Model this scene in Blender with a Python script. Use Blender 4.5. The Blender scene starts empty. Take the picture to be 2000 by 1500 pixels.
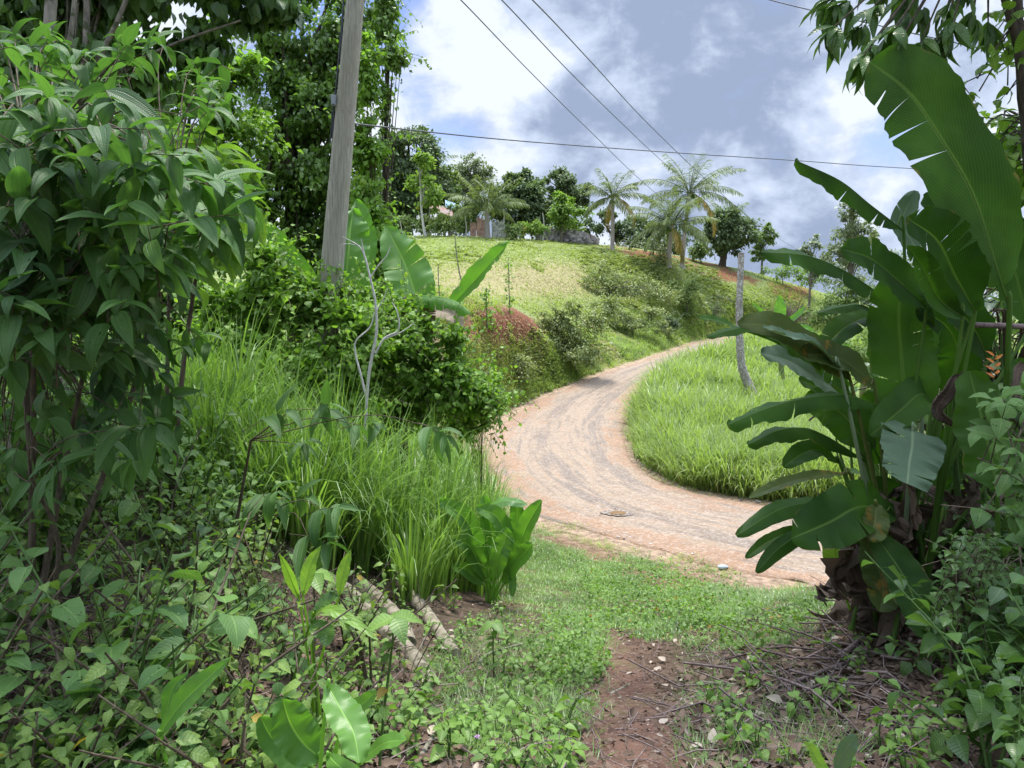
import bpy, math, random
import numpy as np
from mathutils import Vector
rng = np.random.default_rng(11)
random.seed(5)
F = 1440.0          # focal length in photo pixels (2000 wide)
EYE = 1.6
sc = bpy.context.scene
C = bpy.context.collection
R = math.radians

def W(px, py, Y):
    return np.array([(px-1000.0)/F*Y, Y, EYE-(py-600.0)/F*Y])

def nrm(a):
    return a/np.maximum(np.linalg.norm(a, axis=-1, keepdims=True), 1e-9)

# ---------------------------------------------------------------- mesh builder
class MB:
    def __init__(s):
        s.v = []; s.f = []; s.a = []; s.n = 0
    def add(s, v, f, uvr):
        v = np.asarray(v, float).reshape(-1, 3); f = np.asarray(f, np.int64)
        s.v.append(v); s.f.append(f + s.n); s.a.append(np.asarray(uvr, float).reshape(-1, 3)); s.n += len(v)
    def build(s, name, mat, parent=None, loc=None, smooth=True):
        V = np.concatenate(s.v) if s.v else np.zeros((0, 3))
        A = np.concatenate(s.a) if s.a else np.zeros((0, 3))
        base = np.array(parent.location) if parent is not None else (np.array(loc) if loc is not None else np.zeros(3))
        V = V - base
        me = bpy.data.meshes.new(name)
        me.vertices.add(len(V)); me.vertices.foreach_set('co', V.astype(np.float32).ravel())
        loops = np.concatenate([f.ravel() for f in s.f]); tot = np.concatenate([np.full(len(f), f.shape[1]) for f in s.f])
        me.loops.add(len(loops)); me.loops.foreach_set('vertex_index', loops.astype(np.int32))
        me.polygons.add(len(tot)); me.polygons.foreach_set('loop_start', (np.cumsum(tot)-tot).astype(np.int32))
        me.polygons.foreach_set('use_smooth', np.full(len(tot), smooth))
        at = me.attributes.new('luv', 'FLOAT_VECTOR', 'POINT'); at.data.foreach_set('vector', A.astype(np.float32).ravel())
        me.update(calc_edges=True)
        me.materials.append(mat)
        o = bpy.data.objects.new(name, me); C.objects.link(o)
        if parent is not None: o.parent = parent
        elif loc is not None: o.location = loc
        return o

def thing(name, label, cat, loc=(0, 0, 0), group=None):
    o = bpy.data.objects.new(name, None); C.objects.link(o); o.empty_display_size = .1
    o.location = loc; o['label'] = label; o['category'] = cat
    if group: o['group'] = group
    return o
def tag(o, label=None, cat=None, group=None, kind=None):
    if label: o['label'] = label
    if cat: o['category'] = cat
    if group: o['group'] = group
    if kind: o['kind'] = kind
    return o
def copy_tree(o, parent=None):
    c = o.copy(); C.objects.link(c)
    if parent: c.parent = parent
    for ch in list(o.children): copy_tree(ch, c)
    return c

# ---------------------------------------------------------------- leaf templates
def tpl(ns, prof, cols=(-1, 0, 1), fold=.0, droop=.0, wave=0., wf=3., hook=1.3):
    t = np.linspace(0, 1, ns+1); th = droop*t**hook
    dy = np.cos(th); dz = -np.sin(th)
    y = np.concatenate([[0], np.cumsum((dy[1:]+dy[:-1])/2)/ns]); z = np.concatenate([[0], np.cumsum((dz[1:]+dz[:-1])/2)/ns])
    cols = np.array(cols, float); p = prof(t); nc = len(cols)
    X = p[:, None]*cols[None]; Yv = np.repeat(y[:, None], nc, 1); Z = np.repeat(z[:, None], nc, 1)
    FZ = fold*np.abs(cols)[None]*p[:, None] + wave*np.sin(wf*6.28*t[:, None]+cols[None]*1.3)*(np.abs(cols)[None])*p[:, None]
    idx = np.arange((ns+1)*nc).reshape(ns+1, nc)
    f = np.stack([idx[:-1, :-1], idx[:-1, 1:], idx[1:, 1:], idx[1:, :-1]], -1).reshape(-1, 4)
    # uv: x = across -1..1, y = along 0..1
    return dict(x=X.ravel(), y=Yv.ravel(), z=Z.ravel(), fz=FZ.ravel(), f=f, u=np.tile(cols, ns+1), v=np.repeat(t, nc))
ovate = lambda t: np.maximum(.04, np.sin(np.pi*np.clip(t, 0, 1)**.62)**.9)
lance = lambda t: np.maximum(.03, np.sin(np.pi*t**.8))
heart = lambda t: np.maximum(.03, np.where(t < .12, .55+3.7*t, np.cos((t-.12)/.88*np.pi/2)**.75))
blade = lambda t: np.maximum(.04, (1-t**2.2)*(.75+.25*np.minimum(1, t*6)))
narrow = lambda t: np.maximum(.03, np.sin(np.pi*(.08+.92*t))**.7)

T_TINY = [tpl(2, ovate, (-1, 1), 0, d) for d in (.3, .9)]                 # far leaves
T_LEAF = [tpl(4, ovate, (-1, 0, 1), f, d, .1) for f, d in ((.35, .5), (.2, 1.0), (.5, .2), (.1, 1.4))]
T_HEART = [tpl(5, heart, (-1, -.5, 0, .5, 1), f, d, .12, 2) for f, d in ((.35, .5), (.15, .9), (.4, .3), (-.1, .7))]
T_QUILT = [tpl(9, ovate, (-1, -.5, 0, .5, 1), f, d, .06, 2) for f, d in ((.3, .7), (.45, 1.1), (.2, 1.5), (.5, .4))]
T_LANCE = [tpl(6, lance, (-1, 0, 1), f, d, .15, 2) for f, d in ((.4, .7), (.3, 1.2), (.5, .4), (.2, 1.6))]
T_BLADE = [tpl(6, blade, (-1, 1), 0, d, hook=h) for d, h in ((.35, 2), (.8, 2.2), (1.5, 2.5), (2.3, 2.2), (.15, 1), (2.6, 3.5))]
T_GRASS = [tpl(3, blade, (-1, 1), 0, d, hook=1.6) for d in (.3, .8, 1.4, 2.0)]
T_FIN = [tpl(3, narrow, (-1, 1), 0, d) for d in (.5, 1.0)]

def inst(mb, T, P, D, N, S, Wd, r, v0=None):
    """place copies of template(s) T: P root, D length axis, N upper side, S length, Wd half width, r tone"""
    P = np.asarray(P, float); n = len(P)
    if n == 0: return
    D = nrm(np.asarray(D, float)); X = nrm(np.cross(D, np.asarray(N, float))); Z = np.cross(X, D)
    S = np.broadcast_to(S, n); Wd = np.broadcast_to(Wd, n); r = np.broadcast_to(r, n)
    pick = rng.integers(0, len(T), n)
    for k, t in enumerate(T):
        m = pick == k
        if not m.any(): continue
        s = S[m][:, None, None]; w = Wd[m][:, None, None]
        V = (P[m][:, None] + X[m][:, None]*(t['x'][None, :, None]*w) + D[m][:, None]*(t['y'][None, :, None]*s)
             + Z[m][:, None]*(t['z'][None, :, None]*s + t['fz'][None, :, None]*w))
        q = m.sum(); nv = len(t['x'])
        f = (t['f'][None] + (np.arange(q)*nv)[:, None, None]).reshape(-1, 4)
        A = np.empty((q, nv, 3)); A[..., 0] = t['u']; A[..., 1] = t['v']; A[..., 2] = r[m][:, None]
        mb.add(V, f, A)

def catmull(P, n):
    P = np.asarray(P, float); P = np.vstack([2*P[0]-P[1], P, 2*P[-1]-P[-2]])
    out = []; m = len(P)-3
    for q in np.linspace(0, m-1e-6, n):
        i = int(q); t = q-i; a, b, c, d = P[i:i+4]
        out.append(.5*((2*b)+(-a+c)*t+(2*a-5*b+4*c-d)*t*t+(-a+3*b-3*c+d)*t**3))
    return np.array(out)

def tube(mb, pts, rad, seg=8, r=.5, smooth=0, rough=0., cap=False):
    pts = np.asarray(pts, float)
    if smooth: 
        rr = np.interp(np.linspace(0, 1, smooth), np.linspace(0, 1, len(pts)), np.broadcast_to(rad, len(pts)))
        pts = catmull(pts, smooth); rad = rr
    n = len(pts); rad = np.broadcast_to(rad, n)
    T = nrm(np.gradient(pts, axis=0)); ref = np.array([.31, .23, .92]) if abs(T[0][2]) < .9 else np.array([.9, .3, .1])
    X = nrm(np.cross(T, ref)); Y = np.cross(T, X)
    a = np.linspace(0, 2*np.pi, seg, endpoint=False)
    rm = rad[:, None]*(1+rough*rng.normal(size=(n, seg)))
    V = pts[:, None]+(X[:, None]*np.cos(a)[None, :, None]+Y[:, None]*np.sin(a)[None, :, None])*rm[..., None]
    idx = np.arange(n*seg).reshape(n, seg); nx = np.roll(idx, -1, 1)
    f = np.stack([idx[:-1], nx[:-1], nx[1:], idx[1:]], -1).reshape(-1, 4)
    L = np.concatenate([[0], np.cumsum(np.linalg.norm(np.diff(pts, axis=0), axis=1))])
    A = np.empty((n, seg, 3)); A[..., 0] = 0; A[..., 1] = .3; A[..., 2] = r
    mb.add(V, f, A)
    if cap:
        for e in (0, n-1):
            c = pts[e]; ring = V[e]; fv = np.vstack([ring, c]); ff = [[i, (i+1) % seg, seg] for i in range(seg)]
            mb.add(fv, ff, np.column_stack([np.zeros(seg+1), np.zeros(seg+1), np.full(seg+1, .95)]))

def box(mb, c, s, rz=0, r=.5, jitter=0):
    c = np.array(c, float); s = np.array(s, float)/2
    v = np.array([[x, y, z] for x in (-1, 1) for y in (-1, 1) for z in (-1, 1)], float)*s
    if jitter: v = v+rng.normal(size=v.shape)*jitter
    ca, sa = math.cos(rz), math.sin(rz); v = v@np.array([[ca, sa, 0], [-sa, ca, 0], [0, 0, 1]])
    f = [[0, 1, 3, 2], [4, 6, 7, 5], [0, 4, 5, 1], [2, 3, 7, 6], [0, 2, 6, 4], [1, 5, 7, 3]]
    mb.add(v+c, f, np.column_stack([v[:, 0], v[:, 2], np.full(8, r)]))

def vnoise(x, y, s, seed=0):
    x = np.asarray(x)/s; y = np.asarray(y)/s
    xi = np.floor(x).astype(np.int64); yi = np.floor(y).astype(np.int64); fx = x-xi; fy = y-yi
    fx = fx*fx*(3-2*fx); fy = fy*fy*(3-2*fy)
    def h(a, b):
        q = (a*374761393+b*668265263+seed*974711) & 0x7fffffff
        q = ((q ^ (q >> 13))*1274126177) & 0x7fffffff
        return ((q ^ (q >> 16)) & 0xffff)/65535.
    return (h(xi, yi)*(1-fx)+h(xi+1, yi)*fx)*(1-fy)+(h(xi, yi+1)*(1-fx)+h(xi+1, yi+1)*fx)*fy
def fbm(x, y, s, seed=0, o=4):
    return sum(vnoise(x, y, s/2**k, seed+k)*.5**k for k in range(o))/sum(.5**k for k in range(o))
def inpoly(x, y, poly):
    c = np.zeros(len(x), bool); n = len(poly)
    for i in range(n):
        x1, y1 = poly[i]; x2, y2 = poly[(i+1) % n]
        if y1 == y2: continue
        c ^= ((y1 > y) != (y2 > y)) & (x < (x2-x1)*(y-y1)/(y2-y1)+x1)
    return c

# ---------------------------------------------------------------- materials
class NT:
    def __init__(s, name):
        s.m = bpy.data.materials.new(name); s.m.use_nodes = True; s.t = s.m.node_tree; s.t.nodes.clear()
        s.out = s.t.nodes.new('ShaderNodeOutputMaterial')
    def n(s, ty, **k):
        nd = s.t.nodes.new('ShaderNode'+ty)
        for a, b in k.items(): setattr(nd, a, b)
        return nd
    def l(s, a, b): s.t.links.new(a, b)
    def put(s, sock, v):
        if isinstance(v, bpy.types.NodeSocket): s.l(v, sock)
        elif isinstance(v, (tuple, list)) and len(v) == 3 and sock.type == 'RGBA': sock.default_value = (*v, 1)
        else: sock.default_value = v
    def math(s, op, a, b=0., c=0., clamp=False):
        nd = s.n('Math', operation=op, use_clamp=clamp)
        s.put(nd.inputs[0], a); s.put(nd.inputs[1], b); s.put(nd.inputs[2], c); return nd.outputs[0]
    def mix(s, f, a, b, bt='MIX'):
        nd = s.n('Mix', data_type='RGBA', blend_type=bt); nd.clamp_factor = True
        s.put(nd.inputs[0], f); s.put(nd.inputs[6], a); s.put(nd.inputs[7], b); return nd.outputs[2]
    def ss(s, x, a, b):
        nd = s.n('MapRange', interpolation_type='SMOOTHSTEP'); s.put(nd.inputs[0], x)
        nd.inputs[1].default_value = a; nd.inputs[2].default_value = b; return nd.outputs[0]
    def noise(s, scale, detail=4., rough=.55, vec=None, dist=0., out='Fac'):
        nd = s.n('TexNoise'); nd.inputs['Scale'].default_value = scale; nd.inputs['Detail'].default_value = detail
        nd.inputs['Roughness'].default_value = rough; nd.inputs['Distortion'].default_value = dist
        if vec is not None: s.l(vec, nd.inputs['Vector'])
        return nd.outputs[out]
    def geo(s): return s.n('NewGeometry').outputs['Position']
    def obj(s): return s.n('TexCoord').outputs['Object']
    def attr(s, name='luv'):
        a = s.n('Attribute', attribute_name=name); x = s.n('SeparateXYZ'); s.l(a.outputs['Vector'], x.inputs[0]); return x.outputs, a
    def bump(s, h, strength, dist=.01):
        b = s.n('Bump'); s.put(b.inputs['Height'], h); b.inputs['Strength'].default_value = strength; b.inputs['Distance'].default_value = dist
        return b.outputs[0]
    def pr(s, col, rough=.5, normal=None, spec=.5, **k):
        p = s.n('BsdfPrincipled'); s.put(p.inputs['Base Color'], col); s.put(p.inputs['Roughness'], rough)
        p.inputs['Specular IOR Level'].default_value = spec
        if normal is not None: s.l(normal, p.inputs['Normal'])
        return p.outputs[0]
    def fin(s, sh): s.l(sh, s.out.inputs[0]); return s.m

def leaf_mat(name, c1, c2, trans=.35, rough=.42, spec=.5, veins=0., k=.5, vfreq=14., rib=.35, odd=.03, oddcol=(.35, .22, .04), mott=.25, blot=0., blotcol=(.22, .14, .02), quilt=0., tint=(1.2, 1.3, .62), holes=0., edge=0.):
    t = NT(name); a, _ = t.attr(); u, v, r = a[0], a[1], a[2]
    au = t.math('ABSOLUTE', u)
    col = t.mix(r, c1, c2)
    ns = t.noise(2.3, 3, vec=t.geo()); col = t.mix(t.math('MULTIPLY', t.ss(ns, .35, .7), mott*1.6), col, tuple(x*1.7 for x in c2))
    if odd: col = t.mix(t.math('GREATER_THAN', r, 1-odd), col, oddcol)
    if blot:
        bn = t.ss(t.noise(9, 4, .6, vec=t.geo()), .62-blot*.25, .70-blot*.2); col = t.mix(bn, col, blotcol)
    if edge:   # browned, frayed margins and tip
        e_ = t.math('ADD', t.math('MAXIMUM', au, t.math('MULTIPLY', v, .97)), t.math('MULTIPLY', t.math('SUBTRACT', t.noise(5, 4, .65, vec=t.geo()), .5), .55))
        col = t.mix(t.math('MULTIPLY', t.ss(e_, 1.0, 1.08), edge), col, (.30, .20, .08))
    nor = None; hgt = None
    if rib:
        rm = t.math('SUBTRACT', 1., t.ss(au, .015, .07)); col = t.mix(t.math('MULTIPLY', rm, rib), col, (c2[0]*2.4+.05, c2[1]*1.9+.06, c2[2]*2+.03))
    if veins:
        ph = t.math('MULTIPLY', t.math('SUBTRACT', v, t.math('MULTIPLY', au, k/ max(vfreq, 1)*2)), vfreq)
        fr = t.math('ABSOLUTE', t.math('SUBTRACT', t.math('FRACT', ph), .5)); h = t.ss(fr, .0, .16)
        col = t.mix(t.math('MULTIPLY', t.math('SUBTRACT', 1., h), veins*.55), col, tuple(x*1.9+.01 for x in c2))
        hgt = h
    if quilt:   # parallel curved main veins with a ladder of cross veins between
        s1 = t.ss(t.math('ABSOLUTE', t.math('SUBTRACT', au, .52)), .0, .10)
        s0 = t.ss(au, .0, .10)
        lad = t.ss(t.math('ABSOLUTE', t.math('SUBTRACT', t.math('FRACT', t.math('MULTIPLY_ADD', t.noise(14, 2, .5, vec=t.geo()), 1.6, t.math('MULTIPLY', t.math('SUBTRACT', v, t.math('MULTIPLY', au, .06)), 34.))), .5)), -.15, .35)
        h = t.math('MULTIPLY', t.math('MULTIPLY', s1, s0), lad); hgt = h
        col = t.mix(t.math('MULTIPLY', t.math('SUBTRACT', 1., h), quilt), col, tuple(x*.45 for x in c1))
    if hgt is not None: nor = t.bump(hgt, .4 if quilt else .5, .004 if quilt else .004)
    p = t.pr(col, rough, nor, spec)
    tr = t.n('BsdfTranslucent'); t.l(t.mix(1., col, tint, 'MULTIPLY'), tr.inputs[0])
    mx = t.n('MixShader'); mx.inputs[0].default_value = trans; t.l(p, mx.inputs[1]); t.l(tr.outputs[0], mx.inputs[2])
    if not holes: return t.fin(mx.outputs[0])
    cb = t.n('CombineXYZ'); t.l(u, cb.inputs[0]); t.l(t.math('MULTIPLY', v, 2.2), cb.inputs[1]); t.l(t.math('MULTIPLY', r, 37.), cb.inputs[2])
    hn = t.math('GREATER_THAN', t.noise(2.6, 2, .5, vec=cb.outputs[0]), .74-.06*holes)
    tp = t.n('BsdfTransparent'); m2 = t.n('MixShader'); t.l(hn, m2.inputs[0]); t.l(mx.outputs[0], m2.inputs[1]); t.l(tp.outputs[0], m2.inputs[2])
    return t.fin(m2.outputs[0])

def bark_mat(name, c1, c2, scale=6., stretch=.2, rough=.9, bump=.6, patch=None, pscale=7.):
    t = NT(name); mp = t.n('Mapping'); mp.inputs['Scale'].default_value = (1, 1, stretch); t.l(t.geo(), mp.inputs[0])
    n1 = t.noise(scale*4, 6, .65, vec=mp.outputs[0]); col = t.mix(t.ss(n1, .3, .7), c1, c2)
    if patch is not None:
        n2 = t.noise(pscale, 5, .7, vec=t.geo()); col = t.mix(t.ss(n2, .5, .6), col, patch)
    return t.fin(t.pr(col, rough, t.bump(n1, bump, .01), .2))

M = {}
M['hillgrass'] = leaf_mat('hill_grass_blades', (.15, .21, .05), (.29, .34, .09), .4, .5, .3, rib=0, odd=.08, oddcol=(.38, .30, .13), mott=.3)
M['straw'] = leaf_mat('dry_straw_blades', (.27, .24, .115), (.40, .35, .18), .3, .7, .2, rib=0, odd=0, mott=.1)
M['roadgrass'] = leaf_mat('roadside_grass_blades', (.115, .175, .045), (.25, .325, .10), .45, .42, .4, rib=0, odd=.06, oddcol=(.42, .38, .17), mott=.3)
M['lemon'] = leaf_mat('tall_grass_blades', (.065, .135, .03), (.185, .30, .065), .45, .36, .5, rib=.25, odd=.03, oddcol=(.42, .34, .16), mott=.3)
M['weed'] = leaf_mat('weed_leaf', (.06, .125, .025), (.17, .29, .055), .38, .45, .45, veins=.5, vfreq=9, odd=.015, mott=.25)
M['heart'] = leaf_mat('heart_leaf', (.055, .125, .035), (.12, .225, .05), .33, .5, .4, veins=.6, vfreq=7, k=2.0, odd=.012, oddcol=(.45, .33, .03), mott=.25, holes=1., edge=.5)
M['quilt'] = leaf_mat('quilted_leaf', (.028, .08, .026), (.09, .19, .04), .42, .46, .38, rib=.2, odd=.008, oddcol=(.30, .05, .02), quilt=.3, mott=.3, holes=.4, edge=.4)
M['gloss'] = leaf_mat('glossy_leaf', (.035, .085, .025), (.105, .20, .04), .38, .32, .55, veins=.3, vfreq=10, odd=.01, mott=.25)
M['bright'] = leaf_mat('bright_leaf', (.08, .17, .025), (.20, .34, .05), .42, .42, .4, veins=.3, vfreq=9, odd=.02, mott=.3)
M['vine'] = leaf_mat('vine_leaf', (.045, .10, .022), (.15, .25, .05), .4, .38, .5, odd=.02, mott=.35)
M['darktree'] = leaf_mat('dark_tree_leaf', (.055, .09, .045), (.12, .165, .075), .28, .6, .22, rib=0, odd=.01, mott=.4)
M['midtree'] = leaf_mat('mid_tree_leaf', (.075, .125, .04), (.17, .235, .07), .3, .6, .25, rib=0, odd=.02, mott=.4)
M['greytree'] = leaf_mat('olive_tree_leaf', (.09, .125, .06), (.18, .22, .11), .3, .5, .4, rib=0, odd=.03, oddcol=(.3, .2, .08), mott=.3)
M['scrub'] = leaf_mat('scrub_leaf', (.14, .18, .07), (.28, .32, .13), .35, .55, .35, rib=0, odd=.06, oddcol=(.36, .28, .14), mott=.3)
M['limetree'] = leaf_mat('light_tree_leaf', (.10, .20, .03), (.22, .31, .07), .4, .6, .25, rib=0, odd=.04, mott=.3)
M['palm'] = leaf_mat('palm_leaflet', (.07, .10, .04), (.165, .205, .08), .35, .55, .25, rib=0, odd=.05, oddcol=(.35, .26, .07), mott=.3)
M['palmold'] = leaf_mat('old_palm_leaflet', (.22, .17, .05), (.30, .27, .07), .3, .4, .5, rib=0, odd=.2, oddcol=(.5, .25, .04), mott=.2)
M['banana'] = leaf_mat('banana_blade', (.075, .19, .035), (.125, .27, .045), .45, .36, .5, veins=.55, vfreq=70, k=6, rib=.7, odd=0, mott=.15, tint=(1.2, 1.35, .45))
M['helic'] = leaf_mat('heliconia_blade', (.020, .058, .010), (.055, .125, .018), .48, .45, .2, veins=.5, vfreq=38, k=6, rib=.6, odd=0, mott=.35, edge=.8, tint=(1.3, 1.5, .4))
M['helicpale'] = leaf_mat('heliconia_pale_blade', (.07, .13, .07), (.105, .17, .09), .2, .45, .45, veins=.8, vfreq=50, k=8, rib=.6, odd=0, mott=.1)
M['helicold'] = leaf_mat('heliconia_old_blade', (.035, .07, .012), (.08, .11, .02), .3, .45, .4, veins=.5, vfreq=60, k=8, rib=.4, odd=0, blot=.25, blotcol=(.24, .15, .02), mott=.2)
M['heart2'] = leaf_mat('small_weed_leaf', (.06, .12, .03), (.16, .25, .05), .38, .5, .4, veins=.4, vfreq=6, odd=.025, oddcol=(.42, .30, .05), mott=.3, holes=.6, edge=.5)
M['dryleaf'] = leaf_mat('dry_leaf', (.05, .036, .027), (.17, .125, .095), .12, .8, .2, veins=.4, vfreq=20, rib=.2, odd=.06, oddcol=(.36, .29, .22), mott=.2, tint=(1.1, .9, .7))
M['litter'] = leaf_mat('leaf_litter', (.06, .036, .026), (.19, .135, .10), .1, .85, .1, rib=.2, odd=.05, oddcol=(.42, .35, .28), mott=.2, tint=(1., .9, .7))
M['stem'] = bark_mat('green_stem', (.05, .10, .025), (.09, .16, .04), 8, .3, .5, .15)
M['twig'] = bark_mat('brown_twig', (.06, .045, .03), (.15, .12, .085), 10, .3, .85, .4)
M['bark'] = bark_mat('grey_bark', (.13, .12, .095), (.27, .245, .195), 7, .3, .9, .6, (.07, .08, .04), 9)
M['barkdark'] = bark_mat('dark_bark', (.05, .042, .032), (.12, .10, .075), 7, .3, .9, .6)
M['log'] = bark_mat('log_bark', (.17, .14, .10), (.30, .265, .20), 5, 1, .9, .5, (.085, .08, .045), 11)
M['lichen'] = bark_mat('lichen_bark', (.17, .135, .11), (.36, .335, .30), 5, .8, .9, .7, (.50, .49, .475), 13)
M['white'] = bark_mat('bleached_wood', (.42, .41, .37), (.62, .60, .56), 9, .4, .8, .4)
M['palmbark'] = bark_mat('palm_bark', (.24, .21, .18), (.42, .38, .34), 3, 4, .9, .7)
M['hemp'] = bark_mat('banana_stem', (.10, .15, .05), (.18, .21, .08), 4, .15, .5, .2, (.12, .07, .03), 4)
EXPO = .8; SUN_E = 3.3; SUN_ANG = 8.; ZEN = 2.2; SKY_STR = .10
SKYOFF = (.3, .1, .2)
SKY_DARK = (.21, .26, .37); SKY_LIGHT = (.40, .46, .58); SKY_WHITE = (.54, .58, .645)
# ---------------------------------------------------------------- terrain
ROAD = [(2500, 1235, 2500, 1052, -4.0), (1800, 1180, 1800, 1017, -4.0), (1560, 1138, 1600, 996, -4.0), (1400, 1100, 1430, 972, -4.0),
        (1280, 1070, 1330, 950, -4.0), (1150, 1035, 1265, 922, -4.0), (1050, 1000, 1235, 895, -4.0), (985, 960, 1222, 865, -4.0),
        (955, 905, 1217, 842, -3.98), (962, 850, 1218, 822, -3.9), (1000, 812, 1224, 797, -3.75), (1060, 778, 1243, 770, -3.5),
        (1130, 748, 1275, 740, -3.15), (1200, 722, 1310, 716, -2.85), (1290, 692, 1372, 695, -2.5), (1360, 668, 1445, 671, -2.2),
        (1430, 655, 1505, 657, -2.0), (1520, 646, 1590, 650, -1.8), (1640, 640, 1700, 645, -1.6)]
def Wz(px, py, z):
    Y = -z*F/(py-600.); return np.array([(px-1000.)/F*Y, Y, z])
RL = np.array([Wz(a, b, z) for a, b, c, d, z in ROAD]); RR = np.array([Wz(c, d, z) for a, b, c, d, z in ROAD])
NR = 520
RLs = catmull(RL, NR); RRs = catmull(RR, NR)
ctl = [(-4, 0, -1.2), (-4, 3, -1.2), (-4, 6, -1.2), (-4, 9, -1.45), (-5, 12, -2.0), (-4, 16, -2.6), (-2, 3, -1.42), (-2, 5, -1.75), (-2, 7, -2.05), (-2, 9, -2.5),
       (-2, 12, -3.1), (-2.5, 15, -3.5), (0, 3, -1.8), (0, 5.5, -2.55), (0, 8, -3.2), (0, 11, -3.8), (-1, 4, -1.95), (-1, 6, -2.45), (-1, 8, -2.95), (-1, 11, -3.6),
       (.5, 0, -1.5), (.5, 2.6, -1.63), (1.3, 6, -2.72), (1.4, 8.5, -3.38), (2.2, 3.5, -1.75), (2.3, 6, -2.55), (2.4, 8.3, -3.25), (3.5, 4, -1.2), (3.5, 6, -2.0), (3.6, 8, -3.0),
       (5, 4, -.7), (5, 6, -1.2), (5, 8, -2.6), (8, 4, -.4), (8, 7, -1.8), (14, 5, -1.5), (-4, -5, -1.), (0, -5, -1.3), (5, -5, -.6), (-8, 3, -1.), (-8, 8, -1.), (-8, 15, -1.6),
       (-8, 25, -.5), (-14, 30, 1), (-20, 15, -.5), (-4, 21, -1.8), (-2.5, 18.5, -3.1), (-2.2, 22, -2.5), (-.4, 27.5, -.76), (-.9, 25.5, -1.7), (-1.1, 23.5, -2.6), (1.04, 30.3, -.9), (.97, 28.6, -2.0), (.3, 27.2, -2.5),
       (-2.1, 30, .2), (0, 36, .5), (2.8, 41, 0), (3.5, 36, -1.25), (5.6, 42, -1.05), (9.4, 45, -1.5), (0, 43.5, 2.1), (-4.2, 40, 1.94), (3.2, 47, 1.95), (6.7, 49, .98), (10.4, 50.5, .95), (13.9, 51, .1), (18.7, 56, .1),
       (0, 52, 4.3), (-6, 58, 5.6), (0, 60, 5.6), (6.25, 60, 5.1), (7.9, 57, 4.35), (10.8, 52, 3.1), (17.2, 62, 3.3), (14.2, 62, 4.2), (22, 66, 3.0), (22.5, 60, 1.2), (25, 60, 0), (29, 60, -.8),
       (-10, 75, 6), (5, 75, 5), (20, 80, 3), (35, 80, 0), (-30, 60, 6), (-30, 40, 3), (-15, 50, 4), (0, 110, 0), (40, 110, -6), (-40, 110, 3), (60, 60, -6), (40, 40, -6), (30, 25, -6), (20, 30, -4.6),
       (15, 20, -4.5), (14.5, 37, -2.9), (6, 20, -4.), (8, 25, -3.85), (9, 30, -3.4), (11, 18, -4.1), (6, 17, -4.0)]
cp = np.array(ctl, float)
cp = np.vstack([cp, RLs[8::18], RRs[8::18]])
def _phi(d2): return np.where(d2 > 1e-9, .5*d2*np.log(np.maximum(d2, 1e-9)), 0)
_d2 = ((cp[:, None, :2]-cp[None, :, :2])**2).sum(-1); nC = len(cp)
A_ = np.zeros((nC+3, nC+3)); A_[:nC, :nC] = _phi(_d2)+np.eye(nC)*.35; A_[:nC, nC] = 1; A_[:nC, nC+1:] = cp[:, :2]; A_[nC, :nC] = 1; A_[nC+1:, :nC] = cp[:, :2].T
_w = np.linalg.solve(A_, np.concatenate([cp[:, 2], np.zeros(3)]))
def tps(x, y):
    sh = x.shape; x = x.ravel(); y = y.ravel(); out = np.empty(len(x))
    for i in range(0, len(x), 20000):
        X = x[i:i+20000]; Y = y[i:i+20000]
        d2 = (X[:, None]-cp[None, :, 0])**2+(Y[:, None]-cp[None, :, 1])**2
        out[i:i+20000] = _phi(d2)@_w[:nC]+_w[nC]+_w[nC+1]*X+_w[nC+2]*Y
    return out.reshape(sh)
def grow(a, b, step, g, lim):
    o = [a]; 
    while abs(o[-1]-b) > 1e-6 and abs(o[-1]) < lim and len(o) < 200:
        o.append(o[-1]+step); step *= g
    return o
gx = np.array(sorted(set(np.round(np.concatenate([np.arange(-9, 16, .2), np.arange(16, 34, .6), np.arange(-30, -9, .6), grow(34, 900, 2., 1.25, 800), grow(-30.6, -900, -2., 1.25, 800)]), 4))))
gy = np.array(sorted(set(np.round(np.concatenate([np.arange(-1, 40, .2), np.arange(40, 75, .4), grow(75, 900, 1.5, 1.2, 900), grow(-2, -300, -1.5, 1.4, 200)]), 4))))
GX, GY = np.meshgrid(gx, gy, indexing='ij')
GZ = tps(GX, GY)
far = np.clip((np.hypot(GX-2, GY-40)-55)/60, 0, 1); far = far*far*(3-2*far)
GZ = GZ*(1-far)+(-14+4*np.sin(GX/90.)+3*np.sin(GY/70.))*far
near = np.clip(1-np.hypot(GX, GY)/80, 0, 1)
GZ += (fbm(GX, GY, 1.1, 3)-.5)*.16*np.minimum(1, near*4) + (fbm(GX, GY, .45, 9, 2)-.5)*.06*near
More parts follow.
